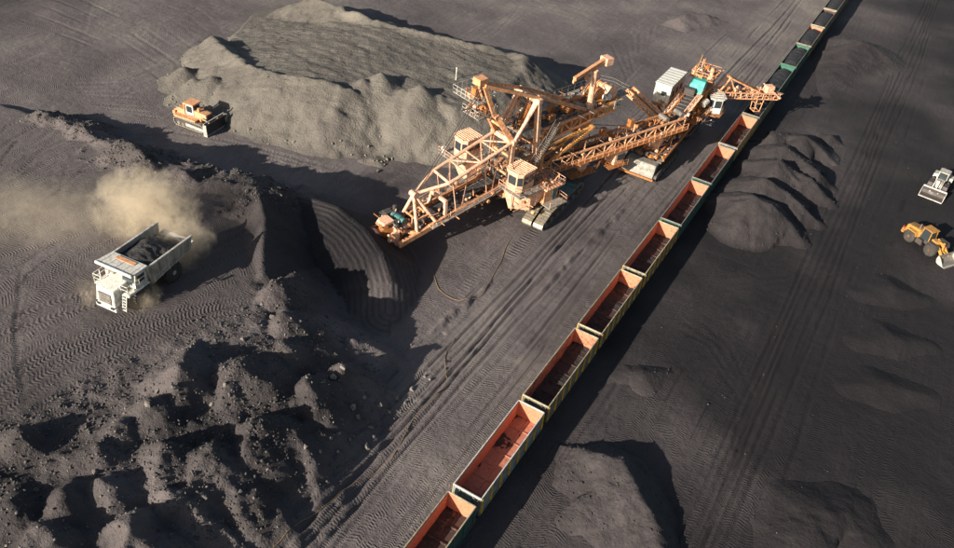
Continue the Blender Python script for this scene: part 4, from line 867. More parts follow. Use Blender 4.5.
def stair(par, a, b, w, m):
    a, b = Vector(a), Vector(b); d = b-a; h = Vector((d.x, d.y, 0)).normalized(); sd = Vector((-h.y, h.x, 0))*w/2
    st = MB()
    for s in (-1, 1): st.bar(a+sd*s, b+sd*s, 0.06, 0.25)
    n = int(abs(d.z)/0.26)+1
    for k in range(n): p = a.lerp(b, (k+0.5)/n); st.bar(p-sd, p+sd, 0.24, 0.05)
    for s in (-1, 1):
        st.bar(a+sd*s+Vector((0, 0, 1)), b+sd*s+Vector((0, 0, 1)), 0.05)
        for k in range(4): p = a.lerp(b, k/3)+sd*s; st.bar(p, p+Vector((0, 0, 1)), 0.05)
    return st.build('stair', m, par)
stair(ex, (1.6, 3.0, 5.0), (-2.8, 2.9, 10.4), 0.9, STEEL); stair(ex, (2.2, -0.9, 8.5), (-0.2, -0.9, 12.6), 0.7, STEEL); stair(ex, (1.3, 0.7, 12.6), (0.0, 0.9, 16.6), 0.6, RUSTY); stair(ex, (-2.9, 2.9, 10.4), (-4.3, 2.9, 12.6), 0.8, STEEL)
# --- leaning mast with the sheave platforms
for s in (-1, 1):
    beam('mast_arm', (3.3, s*1.7, 12.1), (6.2, s*0.95, 16.4), 0.5, ORANGE, ex, 0.75, 0.04); beam('mast_arm', (6.2, s*0.7, 16.2), (8.5, s*0.5, 21.2), 0.4, ORANGE, ex, 0.6, 0.03)
beam('mast_cross', (5.0, -1.3, 14.6), (5.0, 1.3, 14.6), 0.35, ORANGE, ex)
for x, y, z, lx, ly in ((7.1, -1.3, 16.2, 3.4, 3.4), (7.4, -2.4, 18.2, 3.2, 5.0)):
    p = MB().box((x, y, z), (lx, ly, 0.12)).build('platform', GRATE, ex); rl = MB()
    railing(rl, [(x-lx/2, y-ly/2, z), (x+lx/2, y-ly/2, z), (x+lx/2, y+ly/2, z), (x-lx/2, y+ly/2, z)], 1.1, 0.85, 0.055, True); rl.build('railing', GREYWHITE, p)
MB().box((8.7, -0.1, 21.7), (1.5, 1.4, 0.9)).build('sheave_housing', ORANGE, ex, 0.06)
MB().box((8.2, -1.3, 19.3), (1.0, 0.9, 1.7)).build('hoist_box', RUSTY, ex, 0.05)
for k in range(3): MB().lathe((7.0+k*0.5, -0.9-k*0.6, 16.9+0.3*(k % 2)), [(-0.25, 0.55), (0.25, 0.55)], 14).build('sheave', RUSTY, ex, smooth=True)
MB().bar((7.6, 1.2, 16.2), (7.0, 1.4, 18.6), 0.08).bar((6.4, 1.2, 16.2), (6.4, 1.4, 18.4), 0.08).bar((7.0, 1.4, 18.6), (6.4, 1.4, 18.4), 0.08).build('guard_frame', STEEL, ex)
# --- stays from the mast over the A-frame to the counterweight
for s in (-1, 1):
    MB().bar((8.5, s*0.6, 21.2), (-0.6, s*1.75, AT+0.5), 0.42, 0.46).build('stay', ORANGE, ex, 0.02); MB().bar((-0.6, s*1.75, AT+0.6), (-11.5, s*1.7, 12.9), 0.42, 0.46).build('stay', ORANGE, ex, 0.02)
# --- counterweight boom
cw = MB().box((-10.8, 0, 12.35), (15.6, 4.0, 0.2)).build('counterweight_boom', DARK, ex)
for s in (-1, 1):
    truss_side(cw, (-2.6, s*2.0, 12.3), (-18.4, s*2.0, 12.3), (-2.6, s*2.0, 10.2), (-18.4, s*2.0, 11.2), 8, 0.36, 0.24, ORANGE)
    MB().hexa([(-2.6, s*1.86-0.03, 10.3), (-18.3, s*1.86-0.03, 11.25), (-18.3, s*1.86+0.03, 11.25), (-2.6, s*1.86+0.03, 10.3), (-2.6, s*1.86-0.03, 12.2), (-18.3, s*1.86-0.03, 12.2), (-18.3, s*1.86+0.03, 12.2), (-2.6, s*1.86+0.03, 12.2)]).build('web_plate', RUSTY, cw)
MB().hexa([(-15.6, -2.1, 10.9), (-19.6, -2.1, 11.3), (-19.6, 2.15, 11.3), (-15.6, 2.15, 10.9), (-15.6, -2.1, 12.5), (-20.0, -2.1, 12.5), (-20.0, 2.15, 12.5), (-15.6, 2.15, 12.5)]).build('counterweight', GOLD, cw, 0.05)
wkp = MB().box((-12.6, -3.3, 12.3), (17.6, 2.2, 0.1)).box((-21.3, -0.8, 12.3), (2.6, 3.6, 0.1)).build('walkway', GRATE, cw); rl = MB()
railing(rl, [(-4.0, -4.35, 12.35), (-21.5, -4.35, 12.35), (-22.6, -2.4, 12.35), (-22.6, 1.0, 12.35), (-20.2, 1.0, 12.35)], 1.1, 1.5, 0.055); railing(rl, [(-4, 2.15, 12.45), (-13.5, 2.15, 12.45)], 1.0, 1.4); rl.build('railing', STEEL, cw)
for k, (x, y, r, l, m) in enumerate(((-18.3, 0.2, 1.0, 1.5, PEACH), (-16.2, -0.9, 0.95, 1.9, RUSTY), (-18.9, -1.6, 0.8, 1.2, ORANGE), (-10.2, -0.6, 0.55, 1.6, RUSTY), (-8.8, 0.4, 0.5, 1.5, RUSTY), (-11.6, 0.6, 0.5, 1.3, STEEL))):
    d = MB().lathe((x, y, 12.5+r), [(-l/2-0.1, r*1.12), (-l/2, r*1.12), (-l/2, r*0.85), (l/2, r*0.85), (l/2, r*1.12), (l/2+0.1, r*1.12)], 20).build('winch_drum', m, cw, smooth=True)
    MB().box((x+r*0.2, y-l/2-0.3, 12.5+r*0.5), (r*1.5, 0.35, r)).build('winch_frame', RUSTY, d, 0.03)
MB().lathe((-17.0, 1.1, 13.2), [(-0.5, 0.55), (0.5, 0.55)], 12, 'x').build('electric_motor', WHITE, cw, smooth=True)
for x, y, sx, sy, sz in ((-7.0, -1.0, 1.0, 0.9, 1.1), (-12.8, -1.2, 1.2, 1.0, 0.9), (-5.4, 0.6, 1.2, 1.0, 0.8), (-14.2, 0.8, 0.8, 0.9, 0.7), (-6.5, -3.6, 0.9, 0.7, 1.5)): MB().box((x, y, 12.45+sz/2), (sx, sy, sz)).build('machine_box', RUSTY if x > -13 else PEACH, cw, 0.06)
npl = MB().box((-18.6, 2.24, 12.15), (1.75, 0.06, 1.25)).build('number_plate', WHITE, cw)
fc_ = bpy.data.curves.new('number', 'FONT'); fc_.body = '42'; fc_.size = 1.25; fc_.extrude = 0.01; fc_.align_x = 'CENTER'; fc_.align_y = 'CENTER'
fo = bpy.data.objects.new('tmp', fc_); col.objects.link(fo); dg = bpy.context.evaluated_depsgraph_get(); tm_ = bpy.data.meshes.new_from_object(fo.evaluated_get(dg)); bpy.data.objects.remove(fo)
link_mesh('number', tm_, BLACK, npl, (-18.6, 2.29, 12.15), (R(90), 0, R(180)))
# --- pillar crane on the counterweight
MB().lathe((-13.0, 1.2, 12.45), [(0, 0.75), (0.5, 0.72), (1.1, 0.45)], 14, 'z').build('crane_foot', PEACH, cw, smooth=True)
MB().cyl((-13.0, 1.2, 13.4), (-12.2, 1.7, 18.9), 0.48, 0.40, 12).build('crane_post', PEACH, cw, smooth=True)
jb = MB().bar((-14.9, 1.2, 19.9), (-7.8, 1.7, 18.6), 0.55, 0.6).build('crane_jib', ORANGE, cw, 0.03)
MB().bar((-14.6, 0.75, 19.2), (-12.6, 1.0, 18.7), 0.4, 0.7).box((-15.0, 1.2, 19.6), (1.3, 1.6, 1.1), R(-8)).build('crane_ballast', PEACH, jb, 0.05)
MB().bar((-10.6, 1.6, 18.8), (-10.7, 1.6, 17.6), 0.3).bar((-11.4, 1.6, 18.3), (-10.3, 1.6, 18.1), 0.35).build('hoist_trolley', ORANGE, jb, 0.03)
MB().bar((-7.8, 1.7, 18.6), (-7.7, 1.7, 18.0), 0.3).build('jib_hook', ORANGE, jb, 0.03)
# --- discharge boom, slung from a yellow gantry
def e2(wx, wy, z): return Vector(e_loc(wx, wy, z))
D0, D1 = e2(-20.4, 55.6, 5.2), e2(-7.9, 78.4, 7.4); dd = (D1-D0).normalized(); dn = Vector((-dd.y, dd.x, 0)).normalized()
if (dn.y < 0): dn = -dn
dis = MB().bar(D0+Vector((0, 0, 0.15)), D1+Vector((0, 0, 0.15)), 1.5, 0.1).build('discharge_boom', BELT, ex)
for s in (-1, 1):
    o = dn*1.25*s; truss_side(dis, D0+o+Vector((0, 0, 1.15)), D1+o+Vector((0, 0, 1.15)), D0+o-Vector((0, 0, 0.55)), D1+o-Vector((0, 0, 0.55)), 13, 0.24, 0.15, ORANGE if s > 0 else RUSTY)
for k in range(14): p = D0.lerp(D1, k/13); beam('cross_member', p-dn*1.2-Vector((0, 0, 0.5)), p+dn*1.2-Vector((0, 0, 0.5)), 0.16, RUSTY, dis)
for s in (-1, 1):
    o = dn*1.85*s; w_ = MB().bar(D0+o-Vector((0, 0, 0.45)), D1+o-Vector((0, 0, 0.45)), 0.8, 0.07).build('walkway', RUSTY, dis)
    rl = MB(); railing(rl, [D0+o*1.2-Vector((0, 0, 0.4)), D1+o*1.2-Vector((0, 0, 0.4))], 1.05, 1.15, 0.055); rl.build('railing', ORANGE, w_)
for k in range(20): p = D0.lerp(D1, (k+.5)/20); beam('idler', p-dn*0.95+Vector((0, 0, 0.0)), p+dn*0.95+Vector((0, 0, 0.0)), 0.13, STEEL, dis)
AP = D0.lerp(D1, 0.285)+Vector((0, 0, 4.3)); GB = D0+Vector((2.6, 0, 0))
for s in (-1, 1):
    MB().bar(D0-dd*1.2+dn*1.0*s+Vector((0, 0, 0.4)), AP+dn*0.5*s, 0.44).build('gantry_leg', GOLD, dis, 0.02)
    MB().bar((-1.6, (1.6 if s > 0 else -1.0), 9.0), AP+dn*0.4*s, 0.42).build('gantry_stay', GOLD, dis, 0.02)
    MB().bar(D0.lerp(D1, 0.13)+dn*0.75*s+Vector((0, 0, 2.1)), D0.lerp(D1, 0.20)+dn*0.2*s+Vector((0, 0, 4.6)), 0.22).build('gantry_brace', GOLD, dis)
    MB().bar(AP+dn*0.5*s, D0.lerp(D1, 0.62)+dn*1.25*s+Vector((0, 0, 1.2)), 0.10).build('gantry_rope', DARK, dis)
beam('gantry_head', AP-dn*0.7, AP+dn*0.7, 0.45, GOLD, dis)
beam('pivot_column', (-3.0, 2.0, 3.2), (-2.8, 2.0, 9.0), 0.7, GOLD, ex)
# pods slung under it
p = D0.lerp(D1, 0.24); pd = MB().cyl(p-dn*0.9-Vector((0, 0, 1.9)), p+dn*1.3-Vector((0, 0, 1.9)), 0.75, None, 14).build('drive_drum', PEACH, dis, smooth=True)
rl = MB(); railing(rl, [p+dd*-2.4+dn*1.9-Vector((0, 0, 2.9)), p+dd*2.4+dn*1.9-Vector((0, 0, 2.9)), p+dd*3.4+dn*1.9-Vector((0, 0, 0.5))], 1.0, 0.9); rl.bar(p+dd*-2.4+dn*1.0-Vector((0, 0, 2.95)), p+dd*2.4+dn*1.0-Vector((0, 0, 2.95)), 1.9, 0.08); rl.build('hanging_platform', RUSTY, dis)
p = D0.lerp(D1, 0.50)-Vector((0, 0, 1.8))+dn*0.7; hc = MB().hexa([tuple(p+dd*a+dn*b+Vector((0, 0, c))) for a, b, c in ((-1.2, -1.0, -1.3), (1.0, -1.0, -1.3), (0.8, 1.0, -1.3), (-0.9, 1.0, -1.3), (-1.1, -1.1, 1.2), (1.4, -1.1, 1.2), (1.4, 1.3, 1.2), (-1.1, 1.3, 1.2))]).build('hanging_cab', PEACH, dis, 0.05)
MB().bar(p+dd*-0.6+dn*1.2+Vector((0, 0, 0.1)), p+dd*0.9+dn*1.25+Vector((0, 0, 0.1)), 0.1, 1.0).build('window', GLASS, hc)
rl = MB(); railing(rl, [p+dd*-2.4+dn*-1.0-Vector((0, 0, 1.3)), p+dd*-2.2+dn*1.6-Vector((0, 0, 1.3)), p+dd*1.2+dn*1.9-Vector((0, 0, 1.3))], 1.0, 0.9); rl.bar(p+dd*-2.2+dn*0.4-Vector((0, 0, 1.35)), p+dd*1.2+dn*0.4-Vector((0, 0, 1.35)), 2.6, 0.08); rl.build('hanging_platform', RUSTY, dis)
for t in (0.98, 0.86): 
    q = D0.lerp(D1, t)+Vector((0, 0, 1.6)); MB().cyl(q-dn*0.9, q+dn*0.9, 0.42, None, 12).build('head_pulley', STEEL, dis, smooth=True)
for k, t in enumerate((0.42, 0.63)): MB().box(tuple(D0.lerp(D1, t)+dn*-0.9+Vector((0, 0, 1.9))), (0.9, 0.8, 1.2), math.atan2(dd.y, dd.x)).build('junction_box', RUSTY, dis, 0.04)
MB().box(tuple(D1+dn*1.6+Vector((0, 0, 1.9))), (0.4, 0.4, 0.4)).box(tuple(D0.lerp(D1, 0.8)+dn*1.9+Vector((0, 0, 0.2))), (0.35, 0.35, 0.35)).build('floodlight', WHITE, dis, 0.03)

# ------------------------------------------------------------------ the wagon loader (belt bridge, house, cab and loading boom); local frame = world, moved
lb = empty('wagon_loader', (-10.0, 80.0, 0), 0, 'crawler belt loader with white house filling the coal train', 'belt loader')
def l_(x, y, z): return Vector((x+10.0, y-80.0, z))
for x in (-12.0, -8.0):
    crawler(lb, l_(x, 75.2, 0), R(-90), 11.0, 0.95, 0.1, 1.7, top=DARK)
for x in (-11.6, -8.4): crawler(lb, l_(x, 90.5, 0), R(-90), 7.0, 0.8, 0.1, 1.5, top=DARK)
sh = MB().hexa([tuple(l_(*q)) for q in ((-12.9, 69.2, 0.9), (-7.5, 69.2, 0.9), (-7.5, 69.5, 0.9), (-12.9, 69.5, 0.9), (-12.6, 70.3, 2.75), (-7.6, 70.3, 2.75), (-7.6, 72.0, 2.65), (-12.6, 72.0, 2.65))]).build('front_cover', DULL, lb, 0.06)
beam('bumper', l_(-13.3, 69.1, 0.75), l_(-7.3, 69.1, 0.75), 0.3, RUSTY, lb); MB().box(tuple(l_(-13.6, 69.6, 1.3)), (0.6, 0.9, 0.6)).build('lamp_box', GREYWHITE, lb, 0.05)
MB().hexa([tuple(l_(*q)) for q in ((-7.9, 71.8, 2.5), (-7.3, 71.8, 2.5), (-7.5, 79.4, 2.2), (-8.4, 79.4, 2.2), (-8.2, 71.8, 2.7), (-7.4, 71.8, 2.7), (-7.6, 79.8, 3.1), (-9.2, 79.8, 3.1))]).build('side_cover', DULL, lb, 0.03)
MB().bar(l_(-11.6, 72.6, 2.8), l_(-10.4, 77.0, 3.3), 0.8, 0.5).build('side_cover', DULL, lb, 0.04)
for k in range(6): MB().box(tuple(l_(-11.4+0.6*k, 73.2+0.5*(k % 3), 2.5)), (0.7, 0.8, 0.5+0.25*(k % 2)), 0.3*k).build('machine_box', RUSTY if k % 2 else GREYWHITE, lb, 0.05)
MB().hexa([tuple(l_(*q)) for q in ((-11.6, 74.4, 3.0), (-9.2, 74.4, 3.0), (-9.2, 76.2, 3.0), (-11.6, 76.2, 3.0), (-12.2, 74.2, 5.6), (-8.6, 74.2, 5.6), (-8.6, 76.4, 5.6), (-12.2, 76.4, 5.6))]).build('saddle', PEACH, lb, 0.1)
# long under-frame rails
for x in (-12.6, -11.4, -8.4, -7.2): MB().bar(l_(x, 72, 3.2), l_(x, 94, 3.9), 0.28, 0.5).build('frame_rail', RUSTY, lb)
for k in range(10): beam('frame_tie', l_(-12.6, 73+k*2.2, 3.3), l_(-7.2, 73+k*2.2, 3.3), 0.2, DARK, lb)
# inclined belt
I0, I1 = l_(-9.7, 76.4, 5.6), l_(-8.7, 88.2, 9.2)
ib = MB().bar(I0, I1, 1.4, 0.12).build('inclined_belt', BELT, lb)
for s in (-1, 1):
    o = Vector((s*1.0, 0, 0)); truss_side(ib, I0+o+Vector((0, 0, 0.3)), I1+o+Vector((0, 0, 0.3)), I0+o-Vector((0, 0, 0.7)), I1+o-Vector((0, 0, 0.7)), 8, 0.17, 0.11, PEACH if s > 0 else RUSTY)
    rl = MB(); railing(rl, [I0+o*1.5, I1+o*1.5], 1.0, 1.2); rl.bar(I0+o*1.35-Vector((0, 0, .3)), I1+o*1.35-Vector((0, 0, .3)), 0.6, 0.06); rl.build('railing', PEACH, ib)
for k in range(14): p = I0.lerp(I1, (k+.5)/14); beam('idler', p+Vector((-0.8, 0, 0.03)), p+Vector((0.8, 0, 0.03)), 0.12, STEEL, ib)
for y in (82, 88): 
    for x in (-10.3, -7.9): beam('belt_leg', l_(x, y, 3.6), l_(x+0.1, y, 5.6+(y-76.4)*0.3), 0.25, RUSTY, lb)
MB().cyl(I0+Vector((-1, -0.3, 0.5)), I0+Vector((1, -0.3, 0.5)), 0.45, None, 12).build('tail_pulley', STEEL, ib, smooth=True)
rl = MB(); railing(rl, [I0+Vector((-1.6, 0.8, -0.4)), I0+Vector((-1.6, -1.4, -0.4)), I0+Vector((1.6, -1.4, -0.4)), I0+Vector((1.6, 0.8, -0.4))], 1.1, 0.8, 0.06); rl.box(tuple(I0+Vector((0, -0.4, -0.45))), (3.3, 2.2, 0.1)); rl.build('tail_platform', PEACH, lb)
# white switch house
hs = MB().box(tuple(l_(-13.6, 89.3, 7.6)), (2.9, 7.6, 3.5)).build('switch_house', WHITE, lb, 0.05)
MB().box(tuple(l_(-13.6, 89.3, 9.40)), (3.1, 7.85, 0.12)).build('house_roof', ROOFW, hs, 0.03)
for k in range(7): MB().box(tuple(l_(-13.6, 86.0+k*1.1, 9.48)), (3.0, 0.06, 0.03)).build('roof_seam', ROOFW, hs)
MB().box(tuple(l_(-13.3, 85.47, 7.8)), (0.85, 0.06, 0.75)).build('window', GLASS, hs); MB().box(tuple(l_(-13.3, 85.48, 7.8)), (1.05, 0.05, 0.95)).build('window_frame', GREYWHITE, hs)
for k in range(3): MB().box(tuple(l_(-12.12, 87.2+k*2.0, 7.5)), (0.06, 0.9, 1.0)).build('vent_grille', DARK, hs)
MB().box(tuple(l_(-12.1, 89.0, 5.75)), (5.6, 8.2, 0.25)).build('house_deck', RUSTY, lb)
for y in (86, 92):
    for x in (-14.4, -10.0): beam('deck_leg', l_(x, y, 5.7), l_(max(x, -12.4), y, 3.6), 0.3, RUSTY, lb)
# short side conveyor reaching out to the left of the house
S0, S1 = l_(-11.9, 81.6, 5.2), l_(-18.9, 84.3, 7.0); sdv = (S1-S0).normalized(); sn = Vector((-sdv.y, sdv.x, 0)).normalized()
sc = MB().bar(S0, S1, 0.9, 0.1).build('ballast_arm', RUSTY, lb)
for s in (-1, 1): truss_side(sc, S0+sn*0.75*s+Vector((0, 0, 0.45)), S1+sn*0.75*s+Vector((0, 0, 0.45)), S0+sn*0.75*s-Vector((0, 0, 0.5)), S1+sn*0.75*s-Vector((0, 0, 0.5)), 6, 0.26, 0.14, ORANGE)
beam('arm_head', S1-sn*0.9, S1+sn*0.9, 0.4, ORANGE, sc)
# machine tower with teal housing
tw = MB().box(tuple(l_(-8.6, 90.6, 6.4)), (3.4, 4.2, 5.6)).build('machine_tower', RUSTY, lb, 0.05)
MB().prism([(86.6-80, 9.0), (89.0-80, 9.0), (89.0-80, 11.0), (87.6-80, 11.0)], 0.25, 2.7, 'x').build('drive_cover', TEAL, lb, 0.06)
MB().box(tuple(l_(-9.4, 86.4, 9.3)), (2.2, 1.2, 1.0)).build('belt_hood', DARK, lb, 0.08)
tp = MB().box(tuple(l_(-8.4, 90.7, 10.9)), (4.0, 4.4, 0.14)).build('tower_platform', RUSTY, lb); rl = MB()
railing(rl, [tuple(l_(-10.4, 88.5, 10.95)), tuple(l_(-10.4, 92.9, 10.95)), tuple(l_(-6.4, 92.9, 10.95)), tuple(l_(-6.4, 88.5, 10.95))], 1.1, 0.9, 0.06, True); rl.build('railing', ORANGE, tp)
for x, y, r, m in ((-9.3, 90.0, 0.6, PEACH), (-7.7, 91.6, 0.55, ORANGE), (-8.6, 92.2, 0.5, RUSTY), (-7.2, 89.6, 0.45, PEACH)): MB().lathe(tuple(l_(x, y, 10.97)), [(0, r), (0.7, r), (1.15, r*0.6), (1.2, r*0.2)], 14, 'z').build('machine_dome', m, tp, smooth=True)
MB().bar(l_(-9.8, 89.0, 10.9), l_(-9.3, 88.6, 15.0), 0.09).build('aerial', YELLOW, tp)
gb_ = MB().cyl(l_(-6.7, 87.2, 7.3), l_(-6.3, 88.2, 7.7), 0.6, 0.5, 14).build('fan_housing', GREYWHITE, lb, smooth=True)
MB().bar(l_(-6.9, 84.0, 5.0), l_(-5.6, 92.4, 6.2), 1.4, 0.14).build('gangway', RUSTY, lb)
rl = MB(); railing(rl, [tuple(l_(-6.2, 84, 5.0)), tuple(l_(-4.9, 92.4, 6.2))], 1.0, 1.0); rl.build('railing', PEACH, lb)
lc = cab(lb, *l_(-5.3, 90.6, 5.4), R(-62), 3.0, 2.5, 2.6, WHITE, GREYWHITE, 5)
MB().box(tuple(l_(-5.2, 90.4, 5.3)), (3.2, 3.6, 0.18)).build('cab_deck', RUSTY, lb)
# loading boom over the train
Q0, Q1 = l_(-6.4, 92.6, 7.6), l_(2.4, 101.2, 6.9); qd = (Q1-Q0).normalized(); qn = Vector((-qd.y, qd.x, 0)).normalized()
qb = MB().bar(Q0, Q1, 1.1, 0.1).build('loading_boom', BELT, lb)
for s in (-1, 1):
    o = qn*0.95*s; truss_side(qb, Q0+o+Vector((0, 0, 0.5)), Q1+o+Vector((0, 0, 0.5)), Q0+o-Vector((0, 0, 0.55)), Q1+o-Vector((0, 0, 0.55)), 8, 0.2, 0.12, ORANGE)
    rl = MB(); railing(rl, [Q0+o*1.4-Vector((0, 0, .4)), Q1+o*1.4-Vector((0, 0, .4))], 1.0, 1.1); rl.build('railing', PEACH, qb)
QA = Q0.lerp(Q1, 0.16)+Vector((0, 0, 3.0))
for s in (-1, 1):
    beam('gantry_leg', Q0+qn*s*0.9, QA+qn*s*0.5, 0.24, ORANGE, qb); beam('gantry_leg', Q0.lerp(Q1, 0.3)+qn*s*0.95, QA+qn*s*0.5, 0.2, ORANGE, qb); beam('gantry_stay', QA+qn*s*0.5, Q0.lerp(Q1, 0.72)+qn*s*0.95+Vector((0, 0, .5)), 0.24, ORANGE, qb)
beam('gantry_head', QA-qn*0.7, QA+qn*0.7, 0.3, ORANGE, qb)
MB().box(tuple(Q0.lerp(Q1, 0.86)+Vector((0, 0, 1.0))), (1.5, 1.3, 1.3), R(45)).build('drive_box', PEACH, qb, 0.05)
for s in (-1, 1): beam('head_frame', Q1+qn*1.3*s, Q1-qd*2.2+qn*1.3*s+Vector((0, 0, 1.4)), 0.2, PEACH, qb)
beam('head_frame', Q1-qn*1.6, Q1+qn*1.6, 0.24, PEACH, qb)
ct = Q0.lerp(Q1, 0.74)
chv = MB()
for s in (-1, 1):
    for t in (-0.7, 0.7): chv.bar(ct+qn*s*0.75+qd*t, ct+qn*s*0.6+qd*t*0.8-Vector((0, 0, 3.2)), 0.13)
for z in (-1.6, -3.1):
    for a, b in ((-1, -1), (-1, 1), (1, 1), (1, -1)):
        a2, b2 = (a, -b) if a == b else (-a, b); chv.bar(ct+qn*a*0.66+qd*b*0.6+Vector((0, 0, z)), ct+qn*a2*0.66+qd*b2*0.6+Vector((0, 0, z)), 0.11)
chv.build('chute_cage', ORANGE, qb)
MB().cyl(ct+Vector((0, 0, -0.4)), ct+Vector((0, 0, -2.4)), 0.5, 0.42, 12).build('chute', DARK, qb, smooth=True)
MB().box(tuple(ct+qn*1.3+Vector((0, 0, -1.0))), (0.5, 0.5, 0.7)).build('floodlight', WHITE, qb, 0.03)

# ------------------------------------------------------------------ pipes, lamps, boxes, valves and cable runs too small to pick apart
def fittings(par, boxes, m, seed, size=0.28):
    r_ = random.Random(seed); mb = MB()
    for (x0, x1, y0, y1, z0, z1, n) in boxes:
        for k in range(n):
            p = Vector((r_.uniform(x0, x1), r_.uniform(y0, y1), r_.uniform(z0, z1))); s_ = size*r_.uniform(0.5, 1.6); t = r_.random()
            if t < 0.4: mb.box(p, (s_*r_.uniform(0.6, 1.8), s_*r_.uniform(0.6, 1.6), s_*r_.uniform(0.7, 2.2)), r_.choice((0, 0.4, 1.2)))
            elif t < 0.7:
                d = r_.choice((Vector((1, 0, 0)), Vector((0, 1, 0)), Vector((0, 0, 1)), Vector((0.7, 0.5, 0.3)))); mb.cyl(p, p+d*s_*r_.uniform(2.5, 6), s_*0.22, None, 7)
            elif t < 0.88: mb.cyl(p, p+Vector((0, s_*1.4, 0)), s_*0.9, s_*0.8, 10)
            else: mb.bar(p, p+Vector((r_.uniform(-1, 1), r_.uniform(-1, 1), r_.uniform(0.3, 1.4)))*s_*3, s_*0.35)
    return tag(mb.build('small_fittings', m, par), kind='stuff')
TW = [(-1.8, 3.0, -1.7, 1.7, 8.5, 10.5, 26), (-0.8, 2.2, -1.5, 1.5, 12.6, 14.4, 22), (-4.5, 4.5, -2.4, 2.4, 4.8, 7.5, 40), (-0.9, 0.6, -1.5, 1.5, 15.4, 16.8, 10)]
CWB = [(-19.5, -3.5, -1.9, 1.9, 12.5, 13.2, 60), (-17.0, -14.5, -1.9, 1.9, 13.0, 14.2, 14), (-20.0, -5.0, -4.2, -2.4, 12.4, 13.0, 16)]
WHL = [(19.4, 22.8, -2.7, 1.2, 3.3, 4.6, 44), (21.6, 24.4, -1.8, 1.3, 1.2, 4.2, 30), (16.5, 19.5, -1.7, 1.7, 3.3, 4.2, 18)]
MSTP = [(5.6, 8.6, -2.8, 0.3, 16.3, 17.3, 26), (6.0, 8.8, -4.6, 0.0, 18.3, 19.2, 22)]
for m, sd in ((RUSTY, 1), (STEEL, 2), (PEACH, 3), (DARK, 4)):
    fittings(ex, [(a, b, c, d, e, f, max(2, n//(3 if m in (STEEL, DARK) else 8))) for a, b, c, d, e, f, n in TW]+[(a, b, c, d, e, f, max(3, n//3)) for a, b, c, d, e, f, n in CWB+WHL+MSTP], m, sd, 0.24)
fittings(ex, [(4.0, 17.0, 2.2, 2.75, 4.0, 5.4, 26), (4.0, 17.0, -2.75, -2.2, 4.0, 5.4, 22), (4.5, 17, -1.6, 1.6, 3.2, 5.2, 30), (-3.0, 5.0, 4.6, 6.6, 2.6, 5.4, 26), (2.0, 5.5, -8.8, -4.8, 6.3, 7.0, 12), (-3, 0.2, 3.6, 6.8, 5.7, 6.2, 14)], ORANGE, 9, 0.22)
fittings(ex, [(-3.2, 0.3, 3.5, 6.9, 5.7, 6.6, 10), (-1.6, 5.0, 2.2, 6.2, 5.9, 6.5, 12), (3, 5, -2, 2, 5, 9, 16)], STEEL, 12, 0.25)
for m, sd in ((RUSTY, 21), (DARK, 22), (PEACH, 23)):
    rr = random.Random(sd); q = []
    for k in range(12):
        p = D0.lerp(D1, rr.random()); q.append((p.x-0.8, p.x+0.8, p.y-1.2, p.y+1.2, p.z-0.5, p.z+1.2, 4))
    for k in range(8):
        p = Q0.lerp(Q1, rr.random())
    fittings(dis, q, m, sd, 0.24)
    q2 = [(-0.4, 3.2, 8.6, 12.6, 3.6, 9.0, 22), (-0.3, 3.4, 8.4, 12.6, 11.0, 12.0, 16), (-2.5, 2.6, -7.5, -3.5, 2.4, 3.4, 26), (2.4, 4.8, 4.5, 11.5, 5.0, 6.2, 16), (-4.6, -1.8, 5.0, 6.6, 5.9, 6.4, 6), (-2.6, 2.8, -3, 12, 3.2, 4.2, 30)]
    for k in range(8):
        p = Q0.lerp(Q1, rr.random()); q2.append((p.x-0.7, p.x+0.7, p.y-0.7, p.y+0.7, p.z-0.4, p.z+0.9, 4))
    fittings(lb, q2, m, sd+10, 0.26)
def wires(par, lines, m, r=0.05, sag=0.4):
    mb = MB()
    for a, b in lines:
        a, b = Vector(a), Vector(b); prev = a
        for k in range(1, 9):
            t = k/8; q = a.lerp(b, t)-Vector((0, 0, sag*4*t*(1-t))); mb.bar(prev, q, r*2); prev = q
    return tag(mb.build('cable_run', m, par), kind='stuff')
wires(ex, [((3.4, 2.6, 6.0), (17, 2.3, 4.0)), ((3.4, -2.6, 6.0), (17, -2.3, 4.0)), ((-2, 2.1, 8.0), (-16, 2.3, 12.0)), ((8.5, 0, 21), (18.7, -0.3, 8.2)), ((8.5, 0.4, 21), (18.7, 0.1, 8.2)), ((3.3, 1.9, 11), (4.5, 4.0, 8.8)), ((3.3, -1.9, 11), (4.1, -6.6, 9.2))], DARK, 0.045)

# ------------------------------------------------------------------ vehicles (local x = forward, y = left)
def tyre(par, loc, r, w, rimm, name='wheel', lugs=18, axis_out=1):
    t = MB().lathe((0, 0, 0), [(-w/2, r*0.55), (-w/2, r*0.86), (-w*0.36, r*0.97), (w*0.36, r*0.97), (w/2, r*0.86), (w/2, r*0.55)], 28)
    for k in range(lugs):
        a = 2*math.pi*k/lugs; t.box((math.cos(a)*r*0.975, 0, math.sin(a)*r*0.975), (r*0.08, w*0.86, r*0.13), 0, -a)
    o = t.build(name, RUBBER, par, smooth=True, loc=loc)
    MB().lathe((0, 0, 0), [(-w*0.42, r*0.2), (-w*0.42, r*0.5), (-w*0.3, r*0.57), (w*0.3, r*0.57), (w*0.42, r*0.5), (w*0.42, r*0.26), (w*0.5, r*0.22), (w*0.5, r*0.05)], 22).build('rim', rimm, o, smooth=True, rot=(0, 0, 0 if axis_out > 0 else math.pi))
    return o
